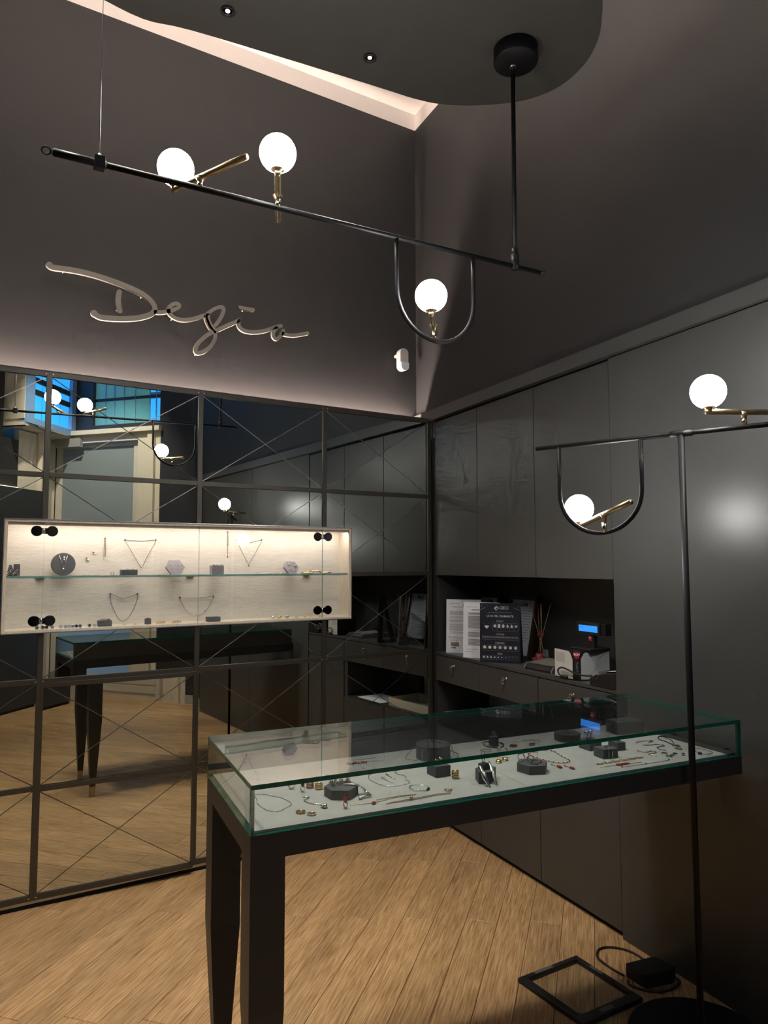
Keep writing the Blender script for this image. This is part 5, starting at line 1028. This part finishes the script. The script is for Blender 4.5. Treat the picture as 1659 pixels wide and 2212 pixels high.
for x, lb in ((0.726, 'thin silver ring on the showcase floor right of the pink bracelet'), (0.778, 'thin silver ring on the showcase floor left of the small cube')):
    t = thing('floor_ring', lb, 'ring', (x, 3.82, FLZ), 'thin rings on the showcase floor'); MB().ringt((x, 3.82, FLZ+0.004), 0.0095, 0.0012, (0.1, 0.3, 1), 20, 5).build('band', 'silver', t); MB().ball((x-0.008, 3.815, FLZ+0.006), 0.003, 7).build('stone', 'pearl', t)
words = ('one','two','three','four','five','six','seven','eight','nine','ten','eleven','twelve')
for k, (x, m) in enumerate(((0.320,'steel'),(0.345,'oxid'),(0.362,'rose'),(0.388,'steel'),(0.426,'rose'),(0.446,'oxid'),(0.462,'rose'),(0.480,'oxid'),(0.496,'sapph'),(0.513,'blk'),(0.557,'sapph'),(0.580,'gold'))):
    t = thing('floor_medal', 'small %s coin medal in the showcase floor row, number %s from the left' % ({'steel':'silver','oxid':'dark','rose':'rose','sapph':'blue','blk':'grey','gold':'gold'}[m], words[k]), 'medal', (x, 3.805, FLZ), 'coin medals in the showcase')
    MB(lambda p, y0=3.805: (p[0], p[1]+(p[2]-FLZ)*0.3, p[2])).lathe((x, 3.805, FLZ+0.0092), [(0.009, 0.0), (0.009, -0.0016)], 18, 'y').build('disc', m, t)
    MB(lambda p: (p[0], p[1]+(p[2]-FLZ)*0.3, p[2])).ringt((x, 3.803, FLZ+0.0092), 0.0074, 0.0011, (0, 1, -0.3), 16, 5).build('rim', 'steel', t)
vblock('plain_block', 'plain low grey block near the showcase door joint', 1.160, 1.228, FLZ, 0.026)
for x, m, lb in ((1.541, 'silver', 'domed silver ring on the showcase floor'), (1.581, 'gold', 'domed yellow gold ring on the showcase floor'), (1.628, 'steel', 'domed steel ring on the showcase floor')):
    t = thing('domed_ring', lb, 'ring', (x, 3.82, FLZ), 'domed rings in the showcase'); MB().ringt((x, 3.824, FLZ+0.0095), 0.0075, 0.0020, (0.2, 1, 0.1), 22, 6, 2.2).build('band', m, t); MB().ball((x, 3.818, FLZ+0.0112), 0.011, 12, (1.05, 0.7, 0.75)).build('dome', m, t)
for k, x in enumerate((1.688, 1.741, 1.777, 1.839)):
    t = thing('rose_trinket', 'small rose gold trinket on the showcase floor, %s from the steel ring' % words[k], 'trinket', (x, 3.82, FLZ), 'rose gold trinkets'); MB().ringt((x, 3.82, FLZ+0.0035 if k != 2 else FLZ+0.0095), 0.0078, 0.0016, (0.2, 0.3, 1) if k != 2 else (1, 0.2, 0), 16, 5).build('loop', 'rose', t)

# ================================================================== LAMPS
def globe_arm(root, stem_base, arm_z, gdir, R=0.0545, lg=0.10, lt=0.155, dz=0.0):
    """brass T arm on a black tube: stem, horizontal bar, opal globe on the short end"""
    b = Vector(stem_base); d = Vector((math.cos(gdir), math.sin(gdir), 0)); top = Vector((b.x, b.y, arm_z))
    MB().tube([tuple(b), tuple(b+Vector((0,0,(arm_z-b.z)*0.55)))], 0.0085, 16).build('stem_socket', 'brasslight', root)
    a = MB(); a.tube([tuple(b+Vector((0,0,(arm_z-b.z)*0.5))), tuple(top-Vector((0,0,0.012))), tuple(top)], [0.0078, 0.009, 0.016], 14)
    gpos = top + d*lg - Vector((0,0,dz*lg/lt)); tpos = top - d*lt + Vector((0,0,dz))
    P = [gpos + d*0.012, gpos, top + d*0.02 - Vector((0,0,dz*0.02/lt)), top - d*0.02 + Vector((0,0,dz*0.02/lt)), tpos]
    a.tube([tuple(p) for p in P], [0.0085, 0.0095, 0.0095, 0.0095, 0.0095], 12)
    a.lathe((gpos.x, gpos.y, gpos.z), [(0.010, -0.002), (0.012, 0.010), (0.024, 0.016), (0.026, 0.019), (0.010, 0.019)], 22)
    a.build('arm', 'brass', root)
    MB().ball((gpos.x, gpos.y, gpos.z+0.0135+R*0.94), R, 28).build('globe', 'globe', root)
    return gpos
ZR = 2.727; YR = 1.99; TR = 0.0085
pn = thing('pendant_lamp', 'black linear pendant lamp with three opal globes over the display table', 'pendant lamp', (1.0, YR, 2.3))
def zr(x): return 2.706 + (x-0.17)*0.027
MB().tube([(0.165, YR, zr(0.165)), (1.905, YR, zr(1.905))], TR, 14).build('rod', 'black', pn)
MB().tube([(0.168, YR, zr(.168)), (0.30, YR, zr(.30))], TR*1.25, 14).build('sleeve', 'black', pn)
MB().ringt((0.150, YR, zr(.15)), 0.011, 0.0022, (0, 0.5, 1), 18, 6).build('end_loop', 'black', pn)
MB().ringt((1.918, YR, zr(1.918)), 0.011, 0.0022, (0, 0.5, 1), 18, 6).build('end_loop', 'black', pn)
MB().box((0.268, YR-0.014, zr(.28)-0.016), (0.296, YR+0.014, zr(.28)+0.018)).build('clamp', 'black', pn, bevel=0.002)
MB().tube([(0.282, YR, zr(.28)+0.016), (0.282, YR, zr(.28)+0.028)], 0.004, 8).build('cable_grip', 'steel', pn)
MB().tube([(0.282, YR, zr(.28)+0.02), (0.277, YR, 3.64)], 0.0012, 6).build('cable', 'steel', pn)
MB().tube([(1.777, YR, zr(1.777)), (1.784, YR, 3.60)], 0.0088, 12).build('drop_tube', 'black', pn)
MB().tube([(1.777, YR, zr(1.777)-0.012), (1.777, YR, zr(1.777)+0.045)], 0.0155, 14).tube([(1.777, YR, zr(1.777)+0.04), (1.777, YR, zr(1.777)+0.07)], 0.0125, 14).build('joint', 'black', pn)
MB().lathe((1.786, 1.975, 3.565), [(0.02, 0.0), (0.082, 0.0), (0.086, 0.004), (0.086, 0.0575), (0.02, 0.0575)], 36).build('ceiling_rose', 'black', pn)
MB().lathe((1.784, YR, 3.553), [(0.013, 0.0), (0.013, 0.013)], 16).build('rose_collar', 'steel', pn)
xu0, xu1 = 1.243, 1.573; ru = (xu1-xu0)/2; zu = 2.395+ru; xm = (xu0+xu1)/2
U_ = [(xu0, YR, zr(xu0)), (xu0, YR, zu+0.06)] + [(xm - ru*math.cos(PI*i/18), YR, zu - ru*math.sin(PI*i/18)) for i in range(19)] + [(xu1, YR, zu+0.06), (xu1, YR, zr(xu1))]
MB().tube(U_, 0.0078, 12).build('loop_tube', 'black', pn)
globe_arm(pn, (0.560, YR, zr(.56)+0.004), 2.750, math.atan2(2.100-1.985, 0.508-0.562), lg=0.110, lt=0.19)
globe_arm(pn, (0.805, YR, zr(.805)+0.004), 2.762, math.atan2(1.875-2.00, 0.760-0.812), lg=0.122, lt=0.16)
globe_arm(pn, (1.396, YR, 2.400), 2.452, math.atan2(1.915-2.00, 1.330-1.40), lg=0.105, lt=0.105)
# floor lamp
fp = (2.056, 1.492); FZ_ = 2.047; fdv = Vector((0.385, -0.923, 0)).normalized()
fm = thing('floor_lamp', 'black floor lamp with two opal globes standing before the display table', 'floor lamp', (fp[0], fp[1], 0))
MB().lathe((2.194, 1.584, 0.0), [(0.242, 0.0), (0.242, 0.012), (0.236, 0.016)], 56).build('base', 'black', fm)
MB().tube([(fp[0], fp[1], 0.012), (fp[0], fp[1], FZ_)], 0.0105, 16).build('pole', 'black', fm)
def FP(k, z=FZ_, off=0.0): return (fp[0]+fdv.x*k - fdv.y*off, fp[1]+fdv.y*k + fdv.x*off, z)
kk0 = -0.522
MB().tube([FP(kk0), FP(0.62)], 0.0085, 14).build('rod', 'black', fm)
MB().tube([FP(-0.035), FP(0.035)], 0.0115, 14).build('joint', 'black', fm)
ka, kb_ = -0.432, -0.134; rr = (kb_-ka)/2; km = (ka+kb_)/2; zb_ = 1.720+rr
MB().tube([FP(ka), FP(ka, zb_+0.06)] + [FP(km - rr*math.cos(PI*i/18), zb_ - rr*math.sin(PI*i/18)) for i in range(19)] + [FP(kb_, zb_+0.06), FP(kb_)], 0.0078, 12).build('loop_tube', 'black', fm)
b = FP(km+0.015, 1.7215); globe_arm(fm, b, 1.787, math.radians(72), lg=0.18, lt=0.17, dz=0.030)
b = FP(0.192, FZ_+0.006); globe_arm(fm, b, FZ_+0.048, math.radians(152), lg=0.115, lt=0.16)

# ================================================================== ON THE FLOOR
ff = thing('floor_frame', 'thin black frame with clear pane lying on the floor by the lamp base', 'frame', (2.06, 2.01, 0))
q4 = [(1.899, 2.175), (2.210, 2.172), (2.209, 1.842), (1.911, 1.850)]
def FQ(p):                   # unit square -> the frame on the floor, z
    a, b = p[0], p[1]; g = lambda i: q4[3][i]*(1-a)*(1-b) + q4[2][i]*a*(1-b) + q4[1][i]*a*b + q4[0][i]*(1-a)*b
    return (g(0), g(1), p[2])
for a, b in (((0, 0), (1, 0.13)), ((0, 0.935), (1, 1)), ((0, 0.13), (0.10, 0.935)), ((0.935, 0.13), (1, 0.935))):
    MB(FQ).box((a[0], a[1], 0.0002), (b[0], b[1], 0.018)).build('frame_bar', 'plastic', ff, bevel=0.003)
MB(FQ).box((0.095, 0.125, 0.010), (0.94, 0.94, 0.014)).build('pane', 'caseglass', ff)
for a, b in (((0.25, 0.945), (0.55, 0.99)), ((0.945, 0.55), (0.99, 0.74)), ((0.35, 0.03), (0.55, 0.09))): MB(FQ).box((a[0], a[1], 0.018), (b[0], b[1], 0.0186)).build('tape', 'tape', ff)
pb = tag(MB().prism([(2.285, 1.985), (2.285, 1.890), (2.40, 1.862), (2.432, 1.868), (2.425, 1.958), (2.40, 1.965)], 0.0, 0.052).build('power_brick', 'plastic', bevel=0.004), 'black power supply brick lying by the tall cupboard', 'power supply')
for lb, pts in (('black cable looping behind the power brick', [(2.279,1.988),(2.276,2.044),(2.282,2.107),(2.301,2.146),(2.35,2.173),(2.40,2.155),(2.435,2.110),(2.442,2.060),(2.434,2.000),(2.436,1.965)]), ('black cable curling in front of the power brick', [(2.440,1.90),(2.436,1.855),(2.40,1.838),(2.36,1.836),(2.317,1.845),(2.285,1.868),(2.262,1.897),(2.250,1.936),(2.268,1.958)]), ('black cable running from the brick over the lamp base', [(2.278,1.875),(2.300,1.856),(2.310,1.838)])):
    tag(MB().tube(spline([(p[0], p[1], 0.0048) for p in pts], 6), 0.0042, 8).build('power_cable', 'cordblk'), lb, 'cable', 'power cables on the floor')
